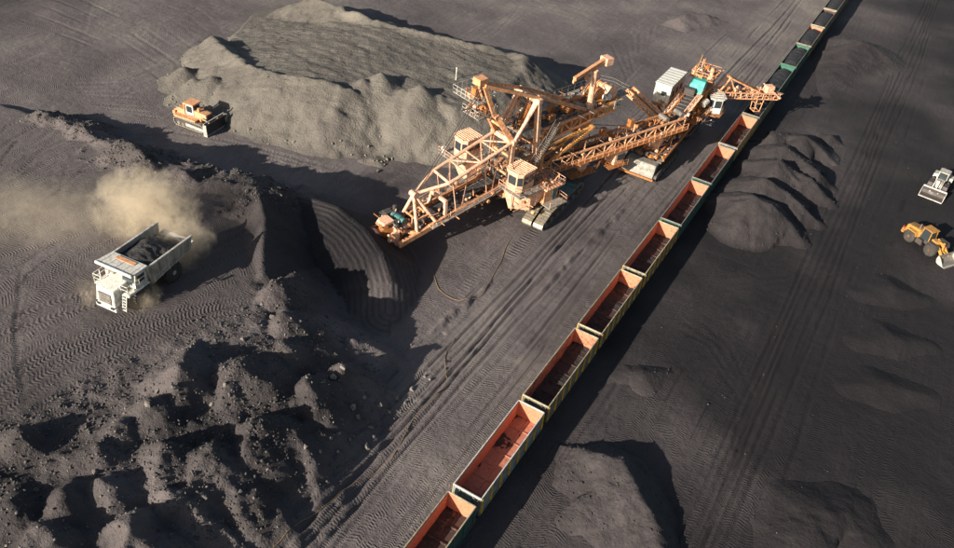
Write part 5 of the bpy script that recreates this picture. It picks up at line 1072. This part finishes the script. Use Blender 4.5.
# --- haul truck
tp_ = np.array([-43.5, 1.2]); tz = ground_z(*tp_)
tk = empty('haul_truck', (tp_[0], tp_[1], tz), R(-84.5), 'white haul truck loaded with coal, trailing a cloud of dust', 'dump truck')
MB().box((0, 0, 1.35), (9.2, 1.3, 0.7)).build('chassis', DARK, tk, 0.05)
for x, n in ((2.3, 1), (-2.3, 2)):
    for s in (-1, 1):
        for k in range(n): tyre(tk, (x, s*(1.95 if n == 1 else 1.98-k*0.78), 1.22), 1.24, 0.72, GREYWHITE, axis_out=s)
MB().box((2.3, 0, 1.2), (0.5, 3.2, 0.5)).box((-2.3, 0, 1.2), (0.6, 2.6, 0.6)).build('axles', DARK, tk)
hd = MB().hexa([(2.6, -1.3, 1.3), (5.45, -1.2, 1.0), (5.45, 1.2, 1.0), (2.6, 1.3, 1.3), (2.6, -1.3, 3.5), (5.2, -1.2, 3.15), (5.2, 1.2, 3.15), (2.6, 1.3, 3.5)]).build('hood', WHITE, tk, 0.09)
gl = MB().box((5.36, 0, 2.05), (0.10, 1.75, 1.3), 0, R(-6.6)).build('grille', DARK, hd, 0.02)
for k in range(6): MB().box((5.47-0.023*k, 0, 1.55+k*0.2), (0.05, 1.7, 0.05)).build('grille_bar', GREYWHITE, hd)
MB().box((5.35, 0, 0.85), (0.35, 2.8, 0.4)).build('bumper', WHITE, tk, 0.05)
for s in (-1, 1):
    MB().box((5.55, s*0.95, 1.1), (0.12, 0.45, 0.26)).build('headlight', GLASS, tk, 0.02)
    MB().hexa([(1.2, s*1.3, 2.35), (4.4, s*1.3, 2.35), (4.4, s*2.45, 2.35), (1.2, s*2.45, 2.35), (1.4, s*1.3, 2.6), (4.2, s*1.3, 2.6), (4.2, s*2.35, 2.6), (1.4, s*2.35, 2.6)]).build('fender', WHITE, tk, 0.05)
    rl = MB(); railing(rl, [(4.3, s*1.35, 2.6), (4.3, s*2.35, 2.6), (1.8, s*2.35, 2.6)], 1.1, 0.8, 0.06); rl.build('railing', WHITE, tk)
    ld = MB()
    for q in (0, 0.55): ld.bar((4.75+q*0.1, s*(1.5+q), 0.6), (4.3, s*(1.5+q), 2.6), 0.07)
    for k in range(6): ld.bar((4.8-k*0.09, s*1.5, 0.75+k*0.34), (4.8-k*0.09, s*2.05, 0.75+k*0.34), 0.16, 0.06)
    ld.build('ladder', WHITE, tk)
cb_ = MB().hexa([(1.3, 0.45, 2.6), (3.3, 0.45, 2.6), (3.3, 2.2, 2.6), (1.3, 2.2, 2.6), (1.3, 0.45, 4.25), (2.85, 0.45, 4.25), (2.85, 2.2, 4.25), (1.3, 2.2, 4.25)]).build('cab', WHITE, tk, 0.05)
MB().hexa([(3.24, 0.6, 3.15), (3.32, 0.6, 3.15), (3.32, 2.05, 3.15), (3.24, 2.05, 3.15), (2.92, 0.6, 4.1), (3.0, 0.6, 4.1), (3.0, 2.05, 4.1), (2.92, 2.05, 4.1)]).build('windscreen', GLASS, cb_)
MB().box((2.2, 2.21, 3.6), (1.0, 0.05, 0.85)).build('side_window', GLASS, cb_)
MB().box((2.2, -1.3, 3.0), (1.6, 1.3, 0.9)).build('air_filter_box', ORANGE, tk, 0.08)
for k in range(2): MB().cyl((3.0, -0.9-k*0.7, 2.7), (3.0, -0.9-k*0.7, 3.7), 0.26, None, 12).build('air_filter', WHITE, tk, smooth=True)
MB().box((2.0, 1.3, 4.36), (1.5, 1.0, 0.16)).build('cab_roof_unit', ORANGE, tk, 0.04)
MB().bar((3.5, 2.5, 2.9), (3.7, 2.8, 3.6), 0.06).box((3.7, 2.85, 3.75), (0.1, 0.35, 0.55)).build('mirror', WHITE, tk)
# dump body: floor, sides, headboard with visor, tail
bd = MB().hexa([(-4.9, -2.2, 2.7), (0.9, -2.2, 1.9), (0.9, 2.2, 1.9), (-4.9, 2.2, 2.7), (-4.9, -2.2, 2.9), (0.9, -2.2, 2.1), (0.9, 2.2, 2.1), (-4.9, 2.2, 2.9)]).build('body_floor', BODYGREY, tk, 0.02)
for s in (-1, 1):
    w_ = MB().hexa([(-5.3, s*2.28-0.07, 2.75), (1.0, s*2.28-0.07, 1.9), (1.0, s*2.28+0.07, 1.9), (-5.3, s*2.28+0.07, 2.75), (-5.5, s*2.38-0.07, 4.35), (1.35, s*2.38-0.07, 4.35), (1.35, s*2.38+0.07, 4.35), (-5.5, s*2.38+0.07, 4.35)]).build('body_side', BODYGREY, tk, 0.02)
    MB().bar((-5.55, s*2.42, 4.4), (1.4, s*2.42, 4.4), 0.28, 0.2).build('body_rail', GREYWHITE, w_, 0.03)
    for k in range(6): MB().bar((-4.9+k*1.1, s*2.42, 2.75-k*0.14), (-5.0+k*1.15, s*2.5, 4.32), 0.24, 0.2).build('body_rib', BODYGREY, w_, 0.02)
    MB().bar((-5.1, s*2.40, 2.95), (1.0, s*2.40, 2.1), 0.16, 0.24).build('body_sill', BODYGREY, w_, 0.02)
    MB().box((-3.4, s*2.37, 3.55), (1.0, 0.08, 0.5)).build('side_plate', GREYWHITE, w_)
MB().hexa([(0.85, -2.25, 1.9), (1.05, -2.25, 1.9), (1.05, 2.25, 1.9), (0.85, 2.25, 1.9), (1.2, -2.35, 4.55), (1.4, -2.35, 4.55), (1.4, 2.35, 4.55), (1.2, 2.35, 4.55)]).build('headboard', BODYGREY, tk, 0.02)
vz = MB().hexa([(1.15, -2.42, 4.40), (3.55, -2.55, 4.62), (3.55, 2.55, 4.62), (1.15, 2.42, 4.40), (1.15, -2.42, 4.62), (3.55, -2.55, 4.80), (3.55, 2.55, 4.80), (1.15, 2.42, 4.62)]).build('visor', WHITE, tk, 0.04)
MB().bar((3.55, -2.5, 4.72), (3.55, 2.5, 4.72), 0.2, 0.34).build('visor_lip', WHITE, vz, 0.04)
for k in range(5): MB().bar((1.3, -2.0+k, 4.62), (3.45, -2.05+k*1.025, 4.79), 0.06, 0.06).build('visor_rib', WHITE, vz)
MB().box((1.75, 0, 4.70), (0.5, 2.6, 0.06)).build('dust_lip', ORANGE, vz)
MB().hexa([(-5.5, -2.2, 2.85), (-4.8, -2.2, 2.75), (-4.8, 2.2, 2.75), (-5.5, 2.2, 2.85), (-6.0, -2.2, 3.35), (-5.2, -2.2, 3.2), (-5.2, 2.2, 3.2), (-6.0, 2.2, 3.35)]).build('tail_chute', GREYWHITE, tk, 0.03)
# its load
xs = np.linspace(-5.0, 1.15, 46); ys = np.linspace(-2.28, 2.28, 36); X, Y = np.meshgrid(xs, ys)
Z = 4.35 - 0.55*(np.abs(Y)/2.3)**2.2 - 0.9*sstep(-2.2, -5.2, X) + 0.55*np.exp(-((X+0.9)/1.5)**2-((Y+0.3)/1.2)**2) + 0.30*fbm(X+5, Y+3, 1.2, 4, 2) + 0.12*fbm(X, Y, 0.4, 2, 1)
tl = grid_mesh('coal_load', xs, ys, Z, COAL); tl.location = tk.location; tl.rotation_euler = tk.rotation_euler
tag(tl, 'lumpy coal heaped in the body of the white haul truck', 'coal')

# --- bulldozer
dz = empty('bulldozer', (-74.6, 37.9, 0.05+ground_z(-74.6, 37.9)), R(5), 'orange bulldozer with raised cab and steel blade below the stockpile', 'bulldozer')
dz.scale = (1.12, 1.12, 1.12)
PADS2 = paint('dusty dozer track', (0.34, 0.30, 0.235), amt=0.45)
for s in (-1, 1):
    Lc = 5.2; prof = [(-2.3, 0.06), (2.2, 0.06), (2.65, 0.4), (2.6, 0.95), (2.2, 1.2), (-2.2, 1.3), (-2.65, 1.0), (-2.7, 0.45)]
    tf = MB().prism([(p[0]*0.93, 0.12+p[1]*0.84) for p in prof], s*1.42-0.22, s*1.42+0.22).build('track_frame', DARK, dz)
    b = MB(); pts = [Vector((p[0], 0, p[1])) for p in prof]; n = len(pts); per = [(pts[(k+1) % n]-pts[k]).length for k in range(n)]; tot = sum(per); N = 34
    for j in range(N):
        t = tot*j/N; k = 0
        while t > per[k]: t -= per[k]; k += 1
        d = (pts[(k+1) % n]-pts[k]).normalized(); q = pts[k]+d*t; an = math.atan2(-d.z, d.x)
        b.box((q.x, s*1.42, q.z), (0.33, 0.66, 0.07), 0, an); b.box((q.x, s*1.42, q.z), (0.06, 0.64, 0.19), 0, an)
    tag(b.build('track_belt', PADS2, tf), kind='stuff')
    for k in range(6): MB().lathe((-1.9+k*0.75, s*1.42, 0.42), [(-0.27, 0.26), (0.27, 0.26)], 12).build('roller', STEEL, tf, smooth=True)
    MB().bar((-0.4, s*1.86, 0.75), (3.1, s*1.86, 0.6), 0.22, 0.42).build('push_arm', GREYWHITE, dz, 0.03)
    MB().cyl((1.9, s*0.85, 1.9), (3.2, s*0.9, 1.5), 0.10, None, 10).build('lift_cylinder', STEEL, dz, smooth=True)
    MB().box((-0.6, s*1.42, 1.52), (3.9, 0.8, 0.22)).build('track_guard', ORANGE, dz, 0.03)
MB().box((-0.5, 0, 1.15), (4.4, 1.9, 1.0)).build('hull', ORANGE, dz, 0.06)
hd = MB().hexa([(0.3, -0.75, 1.5), (2.45, -0.7, 1.4), (2.45, 0.7, 1.4), (0.3, 0.75, 1.5), (0.3, -0.7, 2.55), (2.4, -0.62, 2.3), (2.4, 0.62, 2.3), (0.3, 0.7, 2.55)]).build('hood', ORANGE, dz, 0.06)
MB().box((2.47, 0, 1.8), (0.06, 1.1, 0.9)).build('grille', DARK, hd)
MB().cyl((1.3, 0.35, 2.4), (1.3, 0.35, 3.3), 0.11, None, 10).build('exhaust_pipe', DARK, hd, smooth=True); MB().cyl((0.9, -0.3, 2.4), (0.9, -0.3, 2.95), 0.2, None, 12).build('air_cleaner', ORANGE, hd, smooth=True)
cb_ = MB().hexa([(-1.15, -0.8, 1.7), (0.3, -0.8, 1.7), (0.3, 0.8, 1.7), (-1.15, 0.8, 1.7), (-1.05, -0.72, 3.25), (0.2, -0.72, 3.25), (0.2, 0.72, 3.25), (-1.05, 0.72, 3.25)]).build('cab', WHITE, dz, 0.04)
for s in (-1, 1): MB().box((-0.42, s*0.79, 2.6), (0.95, 0.06, 0.9), 0, 0, R(s*3)).build('side_window', GLASS, cb_)
MB().box((0.29, 0, 2.6), (0.05, 1.15, 0.95), 0, R(-4)).build('windscreen', GLASS, cb_)
MB().box((-0.5, 0, 3.36), (1.9, 1.9, 0.16)).build('cab_roof', ORANGE, cb_, 0.05)
for s in (-1, 1): MB().bar((-1.25, s*0.85, 1.6), (-1.2, s*0.85, 3.4), 0.16).build('roll_bar', ORANGE, cb_)
MB().box((-2.0, 0, 1.95), (1.4, 1.8, 0.75)).build('fuel_tank', ORANGE, dz, 0.1)
rp = MB().box((-3.3, 0, 1.35), (0.5, 1.9, 0.5)).bar((-2.5, -0.6, 1.9), (-3.4, -0.6, 1.7), 0.22).bar((-2.5, 0.6, 1.9), (-3.4, 0.6, 1.7), 0.22).bar((-2.5, 0.5, 1.0), (-3.3, 0.5, 1.3), 0.2).bar((-2.5, -0.5, 1.0), (-3.3, -0.5, 1.3), 0.2).build('ripper', ORANGE, dz, 0.04)
MB().prism([(-3.6, 1.9), (-3.3, 1.9), (-3.25, 0.7), (-2.95, 0.25), (-3.2, 0.2), (-3.55, 0.7)], -0.12, 0.12).build('ripper_tooth', STEEL, rp)
bp_ = []
for k in range(9):
    t = k/8; bp_.append((3.25+0.34*(1-math.sin(math.pi*(0.12+0.8*t)))+0.12*t, 0.08+t*1.75))
bl_ = MB().prism([(p[0], p[1]) for p in bp_]+[(p[0]-0.12, p[1]) for p in bp_[::-1]], -2.2, 2.2).build('blade', DARK, dz, smooth=True)
MB().box((3.58, 0, 0.14), (0.10, 4.4, 0.22), 0, R(15)).build('cutting_edge', GREYWHITE, bl_)
for s in (-1, 1): MB().hexa([(3.1, s*2.2-0.05, 0.05), (3.75, s*2.2-0.05, 0.05), (3.75, s*2.2+0.05, 0.05), (3.1, s*2.2+0.05, 0.05), (3.15, s*2.2-0.05, 1.85), (3.7, s*2.2-0.05, 1.85), (3.7, s*2.2+0.05, 1.85), (3.15, s*2.2+0.05, 1.85)]).build('end_bit', GREYWHITE, bl_)
MB().bar((3.2, -2.15, 1.9), (3.2, 2.15, 1.9), 0.14).build('blade_rail', GREYWHITE, bl_)

# --- wheel loaders
def wheel_loader(name, pos, rz, paintm, label, r=0.95, bw=3.4, cabm=None, sc=1.0, rimm=None, full=True):
    w = empty(name, (pos[0], pos[1], ground_z(*pos)+0.02), rz, label, 'loader'); w.scale = (sc, sc, sc); rimm = rimm or paintm
    for x in (-2.0, 1.75):
        for s in (-1, 1): tyre(w, (x, s*1.18, r), r, 0.68, rimm, axis_out=s)
    MB().box((-2.0, 0, r), (0.5, 2.0, 0.5)).box((1.75, 0, r), (0.5, 2.0, 0.5)).box((-0.2, 0, 1.1), (3.6, 0.9, 0.6)).build('chassis', DARK, w, 0.04)
    hd = MB().hexa([(-3.5, -0.85, 1.15), (-0.9, -0.95, 1.15), (-0.9, 0.95, 1.15), (-3.5, 0.85, 1.15), (-3.4, -0.75, 2.2), (-0.9, -0.85, 2.5), (-0.9, 0.85, 2.5), (-3.4, 0.75, 2.2)]).build('hood', paintm, w, 0.1)
    MB().box((-3.55, 0, 1.0), (0.5, 2.3, 0.8)).build('counterweight', paintm, w, 0.1)
    for k in range(4): MB().box((-2.9+k*0.4, 0, 2.36+k*0.045), (0.14, 1.1, 0.05), 0, R(-7)).build('hood_vent', DARK, hd)
    MB().box((-3.49, 0, 1.75), (0.05, 1.2, 0.7)).build('grille', DARK, hd)
    MB().cyl((-1.6, -0.4, 2.3), (-1.6, -0.4, 3.1), 0.09, None, 10).build('exhaust_pipe', STEEL, hd, smooth=True)
    for s in (-1, 1):
        for x in (-2.0, 1.75):
            MB().prism([(x-1.0, r*1.55), (x-0.7, r*2.05+0.12), (x+0.7, r*2.05+0.12), (x+1.0, r*1.6), (x+0.92, r*1.55), (x+0.62, r*2.05), (x-0.62, r*2.05), (x-0.92, r*1.5)], s*1.18-0.36, s*1.18+0.36).build('fender', paintm if x < 0 else DARK, w)
        MB().hexa([(-0.9, s*1.0, 0.7), (0.2, s*1.0, 0.7), (0.2, s*1.4, 0.7), (-0.9, s*1.4, 0.7), (-0.9, s*1.0, 1.5), (0.0, s*1.0, 1.5), (0.0, s*1.35, 1.5), (-0.9, s*1.35, 1.5)]).build('step_box', DARK, w, 0.03)
    c = MB().hexa([(-0.9, -0.75, 1.5), (0.75, -0.75, 1.5), (0.75, 0.75, 1.5), (-0.9, 0.75, 1.5), (-0.8, -0.68, 3.1), (0.5, -0.68, 3.1), (0.5, 0.68, 3.1), (-0.8, 0.68, 3.1)]).build('cab', cabm or GLASS, w, 0.04)
    for sx in (-0.86, 0.64):
        for s in (-1, 1): MB().bar((sx*1.05, s*0.74, 1.5), (sx*0.9 if sx < 0 else sx*0.82, s*0.68, 3.1), 0.1).build('cab_pillar', paintm, c)
    MB().box((-0.15, 0, 3.18), (1.75, 1.65, 0.16)).build('cab_roof', paintm, c, 0.06)
    MB().box((1.4, 0, 1.5), (1.2, 0.9, 1.3)).build('front_frame', paintm, w, 0.08)
    for s in (-1, 1):
        MB().bar((1.1, s*0.55, 2.05), (2.5, s*0.6, 1.55), 0.2, 0.5).bar((2.4, s*0.6, 1.65), (3.6, s*0.62, 0.62), 0.2, 0.45).build('lift_arm', paintm, w, 0.04)
        MB().cyl((1.4, s*0.35, 1.2), (2.5, s*0.5, 1.2), 0.10, None, 8).build('lift_cylinder', STEEL, w, smooth=True)
    MB().bar((1.6, 0, 2.1), (2.6, 0, 2.2), 0.24, 0.3).bar((2.6, 0, 2.5), (2.75, 0, 1.2), 0.22, 0.3).bar((2.75, 0, 1.25), (3.6, 0, 1.1), 0.18).build('tilt_linkage', paintm, w, 0.03)
    pr = [(3.55, 1.35), (3.45, 0.7), (3.65, 0.2), (4.1, 0.08), (4.85, 0.08), (4.85, 0.14), (4.1, 0.20), (3.78, 0.32), (3.60, 0.75), (3.68, 1.30)]
    bk = MB().prism(pr, -bw/2, bw/2).build('bucket', STEEL if full else DARK, w, smooth=False)
    for s in (-1, 1): MB().prism([(3.55, 1.35), (3.45, 0.7), (3.65, 0.2), (4.1, 0.08), (4.85, 0.08), (4.0, 1.1)], s*bw/2-0.04, s*bw/2+0.04).build('bucket_side', GREYWHITE, bk)
    MB().box((4.92, 0, 0.11), (0.24 if full else 0.5, bw+0.06, 0.06)).build('cutting_edge', GREYWHITE if full else WHITE, bk)
    if full:
        for k in range(9): MB().box((5.08, -bw/2+0.1+k*(bw-0.2)/8, 0.11), (0.26, 0.12, 0.08)).build('tooth', STEEL, bk)
    else: MB().box((3.6, 0, 1.42), (0.35, bw, 0.16)).build('bucket_lip', WHITE, bk, 0.03)
    for s in (-1, 1): MB().box((-3.78, s*0.8, 1.5), (0.06, 0.3, 0.2)).build('tail_lamp', RED, w)
    return w
wheel_loader('wheel_loader', (32.9, 79.2), R(-33.7), YELLOW, 'yellow wheel loader with big black tyres at the right edge')
wheel_loader('wheel_loader', (32.7, 99.9), R(-97.6), GREYWHITE, 'white loader with a wide bucket above the yellow one', 0.8, 3.7, None, 1.0, GREYWHITE, False)

# ------------------------------------------------------------------ power cables lying on the ground
def cable(pts, label, r=0.04):
    P = [place(*p) for p in pts]; Q = []
    for i in range(len(P)-1):
        n = max(2, int(np.linalg.norm(P[i+1]-P[i])/0.8))
        for k in range(n): Q.append(P[i]+(P[i+1]-P[i])*k/n)
    Q.append(P[-1]); Q = np.array(Q); Q[1:-1] = (Q[:-2]+2*Q[1:-1]+Q[2:])/4
    Q[:, 0] += 0.12*np.sin(np.arange(len(Q))*0.7); Q[:, 2] = full_ground(Q[None, :, 0], Q[None, :, 1])[0][0]+r*1.2
    mb = MB(); n = 6; V = []; F = []
    for i, q in enumerate(Q):
        d = Q[min(i+1, len(Q)-1)]-Q[max(i-1, 0)]; d /= np.linalg.norm(d); s = np.cross(d, (0, 0, 1)); s /= np.linalg.norm(s); u = np.cross(s, d)
        for k in range(n): t = 2*math.pi*k/n; V.append(q+r*(math.cos(t)*s+math.sin(t)*u))
    for i in range(len(Q)-1):
        for k in range(n): F.append((i*n+k, i*n+(k+1) % n, (i+1)*n+(k+1) % n, (i+1)*n+k))
    mb.add(V, F); tag(mb.build('power_cable', CABLE, None, smooth=True), label, 'cable')
cable([(248, 560), (273, 547), (317, 511), (341, 489), (369, 478), (386, 466), (403, 439), (420, 410), (436, 394), (450, 386), (445, 370), (443, 356), (455, 340)], 'long tan power cable winding along the lane at the bottom')
cable([(434, 276), (437, 289), (448, 297), (460, 302), (478, 299), (492, 280), (505, 250), (512, 238)], 'short tan power cable in front of the excavator crawler')

# ------------------------------------------------------------------ rocks
ROCK = paint('pale rock', (0.19, 0.175, 0.155), dirt=(0.045, 0.04, 0.038), amt=0.75, scale=1.6, rough=0.85)
ph_ = (1+5**0.5)/2
ico = np.array([(-1, ph_, 0), (1, ph_, 0), (-1, -ph_, 0), (1, -ph_, 0), (0, -1, ph_), (0, 1, ph_), (0, -1, -ph_), (0, 1, -ph_), (ph_, 0, -1), (ph_, 0, 1), (-ph_, 0, -1), (-ph_, 0, 1)])/1.9
icf = np.array([(0, 11, 5), (0, 5, 1), (0, 1, 7), (0, 7, 10), (0, 10, 11), (1, 5, 9), (5, 11, 4), (11, 10, 2), (10, 7, 6), (7, 1, 8), (3, 9, 4), (3, 4, 2), (3, 2, 6), (3, 6, 8), (3, 8, 9), (4, 9, 5), (2, 4, 11), (6, 2, 10), (8, 6, 7), (9, 8, 1)])
rockmeshes = []
for k in range(5):
    bm = bmesh.new(); vv = [bm.verts.new(v*(0.5+0.95*rng.random())*np.array((1, 0.8, 0.65))) for v in ico]
    for f in icf: bm.faces.new([vv[i] for i in f])
    me = bpy.data.meshes.new('rock'); bm.to_mesh(me); bm.free(); rockmeshes.append(me)
BIG = [(398, 398, .75), (405, 403, .45), (412, 390, .8), (425, 377, .6), (371, 428, .7), (367, 447, .8), (374, 437, .55), (395, 419, .5), (353, 408, .9), (358, 418, .8), (364, 398, .7), (380, 406, .8), (390, 412, .6), (333, 377, .9), (343, 368, .9), (331, 439, .5), (320, 452, .5), (306, 447, .6), (338, 452, .45), (350, 440, .45), (272, 318, .8), (262, 305, .7), (300, 322, .6), (243, 340, .7),
       (175, 388, .8), (158, 392, .7), (148, 405, .8), (95, 473, .8), (36, 491, .7), (135, 513, .5), (180, 447, .5), (212, 405, .6), (225, 385, .7), (248, 420, .6), (205, 498, .5), (240, 492, .5), (268, 470, .5), (412, 345, .6), (430, 380, .4), (406, 350, .4), (238, 176, .8), (226, 182, .8), (215, 172, .7), (160, 165, .8), (140, 158, .7), (115, 148, .6), (247, 192, .8), (378, 172, .8), (392, 160, .6), (355, 152, .7), (300, 148, .6), (262, 130, .7), (245, 122, .8), (238, 112, .9), (228, 105, 1.0), (205, 92, .8), (190, 92, .7)]
for i, (px, py, s) in enumerate(BIG):
    p = place(px, py); o = link_mesh('rock', rockmeshes[i % 5], ROCK, None, (p[0], p[1], p[2]+0.15*s), (random.uniform(0, 6), random.uniform(0, 6), random.uniform(0, 6))); o.scale = (s*0.5,)*3
    if py < 200 and px > 255: lab, gr = 'pale rock along the foot of the long stockpile', 'rocks along the foot of the stockpile'
    elif py < 125: lab, gr = 'pale rock lying just behind the orange bulldozer', 'rocks around the bulldozer'
    elif py < 200: lab, gr = 'rock on the crumbling crest between the haul truck and the bulldozer', 'rocks on the crest above the bulldozer'
    elif px > 345: lab, gr = 'pale rock at the foot of the spoil bank beside the cable lane', 'rocks at the foot of the spoil bank'
    elif py < 345: lab, gr = 'rock on the rubble edge of the bench right of the haul truck', 'rocks on the bench edge'
    elif px > 225: lab, gr = 'rock on the right hand slope of the dark spoil bank', 'rocks on the right slope of the spoil bank'
    else: lab, gr = 'rock among the dumped spoil cones at the lower left', 'rocks among the spoil cones'
    tag(o, lab, 'rock', gr)
def rubble(name, N, region, smin_, smax_, wfun, label, mat, seed):
    g_ = np.random.default_rng(seed); x0, x1, y0, y1 = region
    X = g_.uniform(x0, x1, (1, N*8)); Y = g_.uniform(y0, y1, (1, N*8)); G_ = base_ground(X, Y); G_['z'], G_['heap'] = heap_z(X, Y); w = wfun(X, Y, G_)
    ok = np.where((g_.random(w.shape) < w)[0])[0][:N]; X, Y, Z = X[0, ok], Y[0, ok], G_['z'][0, ok]; n = len(ok)
    S = smin_+(smax_-smin_)*g_.random(n)**4
    V = ico[None]*(0.45+1.0*g_.random((n, 12, 1)))*S[:, None, None]*np.array((1, 0.85, 0.7)); a = g_.random(n)*6.28; c, s = np.cos(a)[:, None], np.sin(a)[:, None]
    VX, VY = V[..., 0]*c-V[..., 1]*s, V[..., 0]*s+V[..., 1]*c
    co = np.stack([VX+X[:, None], VY+Y[:, None], V[..., 2]+Z[:, None]+S[:, None]*0.2], -1).reshape(-1, 3)
    f = (icf[None]+(np.arange(n)*12)[:, None, None]).reshape(-1, 3)
    me = bpy.data.meshes.new(name); me.vertices.add(len(co)); me.vertices.foreach_set('co', co.astype(np.float32).ravel()); me.loops.add(f.size); me.loops.foreach_set('vertex_index', f.ravel().astype(np.int32))
    me.polygons.add(len(f)); me.polygons.foreach_set('loop_start', (np.arange(len(f))*3).astype(np.int32)); me.polygons.foreach_set('loop_total', np.full(len(f), 3, np.int32)); me.update(calc_edges=True)
    o = link_mesh(name, me, mat); return tag(o, label, 'rubble', None, 'stuff')
DROCK = paint('dark coal rubble', (0.085, 0.078, 0.074), dirt=(0.02, 0.018, 0.018), amt=0.8, scale=2.0, rough=0.8)
SROCK = paint('olive stone', (0.20, 0.19, 0.15), dirt=(0.06, 0.055, 0.045), amt=0.7, scale=2.0, rough=0.85)
CROCK = paint('coal lumps', (0.035, 0.032, 0.033), dirt=(0.012, 0.011, 0.012), amt=0.7, scale=2.0, rough=0.7)
rubble('rubble', 24000, (-98, -12, -32, 35), 0.03, 0.19, lambda X, Y, g: np.clip(g['rough']*(0.35+0.8*fbm(X, Y, 5, 3, 3)), 0, 1), 'small stones strewn over the spoil bank slopes', DROCK, 1)
rubble('rubble', 7000, (-98, -12, -32, 35), 0.03, 0.17, lambda X, Y, g: np.clip(g['rough']*(0.2+1.2*fbm(X+40, Y, 4, 3, 1)), 0, 1), 'pale small stones strewn over the spoil bank slopes', ROCK, 2)
rubble('rubble', 1500, (-100, 30, -32, 120), 0.03, 0.13, lambda X, Y, g: np.clip((1-g['rough'])*0.5*(g['bench'] < 0.1), 0, 1), 'scattered grit and pebbles across the open yard', DROCK, 3)
rubble('rubble', 4500, (-112, -24, 38, 112), 0.06, 0.30, lambda X, Y, g: np.clip((g['heap'] > 0.03)*(np.abs(g['heap']-ZTOP(X)) > 0.7)*np.clip((3.2-g['heap'])/3, 0.06, 1)**2*(0.5+fbm(X, Y, 6, 3, 2)), 0, 1), 'stones and clods on the slopes of the long stockpile', SROCK, 5)
rubble('rubble', 3000, (4, 25, -6, 165), 0.04, 0.17, lambda X, Y, g: np.clip((g['heap'] > 0.05)*(0.5+fbm(X, Y, 4, 3, 2)), 0, 1), 'coal lumps on the heaps right of the train', CROCK, 6)
for px, py, h, lab in ((456, 73, 2.2, 'thin pale marker stake standing on top of the stockpile'),):
    p = W(px, py+6, 6.2); st = empty('marker_stake', (p[0], p[1], 6.0), 0, lab, 'stake'); MB().bar((0, 0, -0.4), (0, 0, h), 0.12).build('post', WHITE, st); MB().box((0, 0, h), (0.22, 0.22, 0.25)).build('cap', WHITE, st, 0.03)

# ------------------------------------------------------------------ dust thrown up by the truck
def dust(loc, rad, dens, label, nscale=1.6, seed=0.0, rz=0.0):
    m = bpy.data.materials.new('road dust'); m.use_nodes = True; nt = m.node_tree; nt.nodes.clear(); out = nt.nodes.new('ShaderNodeOutputMaterial')
    v = nt.nodes.new('ShaderNodeVolumePrincipled'); v.inputs['Color'].default_value = (0.88, 0.79, 0.64, 1); v.inputs['Anisotropy'].default_value = 0.2; nt.links.new(v.outputs[0], out.inputs['Volume'])
    tc = nd(nt, 'ShaderNodeTexCoord'); ob = tc.outputs['Object']
    ln = nd(nt, 'ShaderNodeVectorMath', operation='LENGTH'); nt.links.new(ob, ln.inputs[0])
    g = nd(nt, 'ShaderNodeNewGeometry'); mp = nd(nt, 'ShaderNodeMapping'); nt.links.new(g.outputs['Position'], mp.inputs[0]); mp.inputs['Location'].default_value = (seed, seed*2, 0)
    n = noise_n(nt, mp.outputs[0], 0.62/nscale, 8, 0.66, 0.6)
    f = math_n(nt, 'SUBTRACT', math_n(nt, 'ADD', math_n(nt, 'MULTIPLY', n, 2.4), -0.25), ln.outputs['Value'])
    nf_ = noise_n(nt, mp.outputs[0], 1.9/nscale, 6, 0.7, 1.2)
    nt.links.new(math_n(nt, 'MULTIPLY', math_n(nt, 'MULTIPLY', ramp_n(nt, f, 0.0, 0.8), ramp_n(nt, nf_, 0.36, 0.60, 0.12, 1.5)), dens), v.inputs['Density'])
    bm = bmesh.new(); bmesh.ops.create_icosphere(bm, subdivisions=3, radius=1.0); me = bpy.data.meshes.new('dust_cloud'); bm.to_mesh(me); bm.free()
    o = link_mesh('dust_cloud', me, m, None, loc, (0, 0, rz)); o.scale = rad; return tag(o, label, 'dust', None, 'stuff')
def dp(px, py, z): return tuple(W(px, py, z))
dust(dp(145, 206, 9.4), (7.0, 5.6, 5.2), 0.34, 'thick tan dust billowing behind the haul truck', 1.7, 0.0, R(25))
dust(dp(178, 242, 8.0), (4.2, 4.8, 3.6), 0.40, 'dust rolling off the rear wheels of the haul truck', 1.3, 5.0)
dust(dp(82, 215, 7.4), (9.0, 7.5, 3.2), 0.06, 'thin dust drifting left of the haul truck', 2.4, 9.0, R(20))
dust(dp(18, 215, 6.6), (9.0, 9.0, 3.4), 0.06, 'faint dust hanging over the bench at the left edge', 2.6, 14.0)
dust(dp(140, 294, 7.0), (3.0, 2.4, 1.6), 0.6, 'puff of dust beside the front wheel of the haul truck', 0.8, 21.0)
dust(dp(95, 292, 6.4), (3.5, 2.5, 1.2), 0.25, 'low dust in front of the haul truck', 1.2, 33.0)
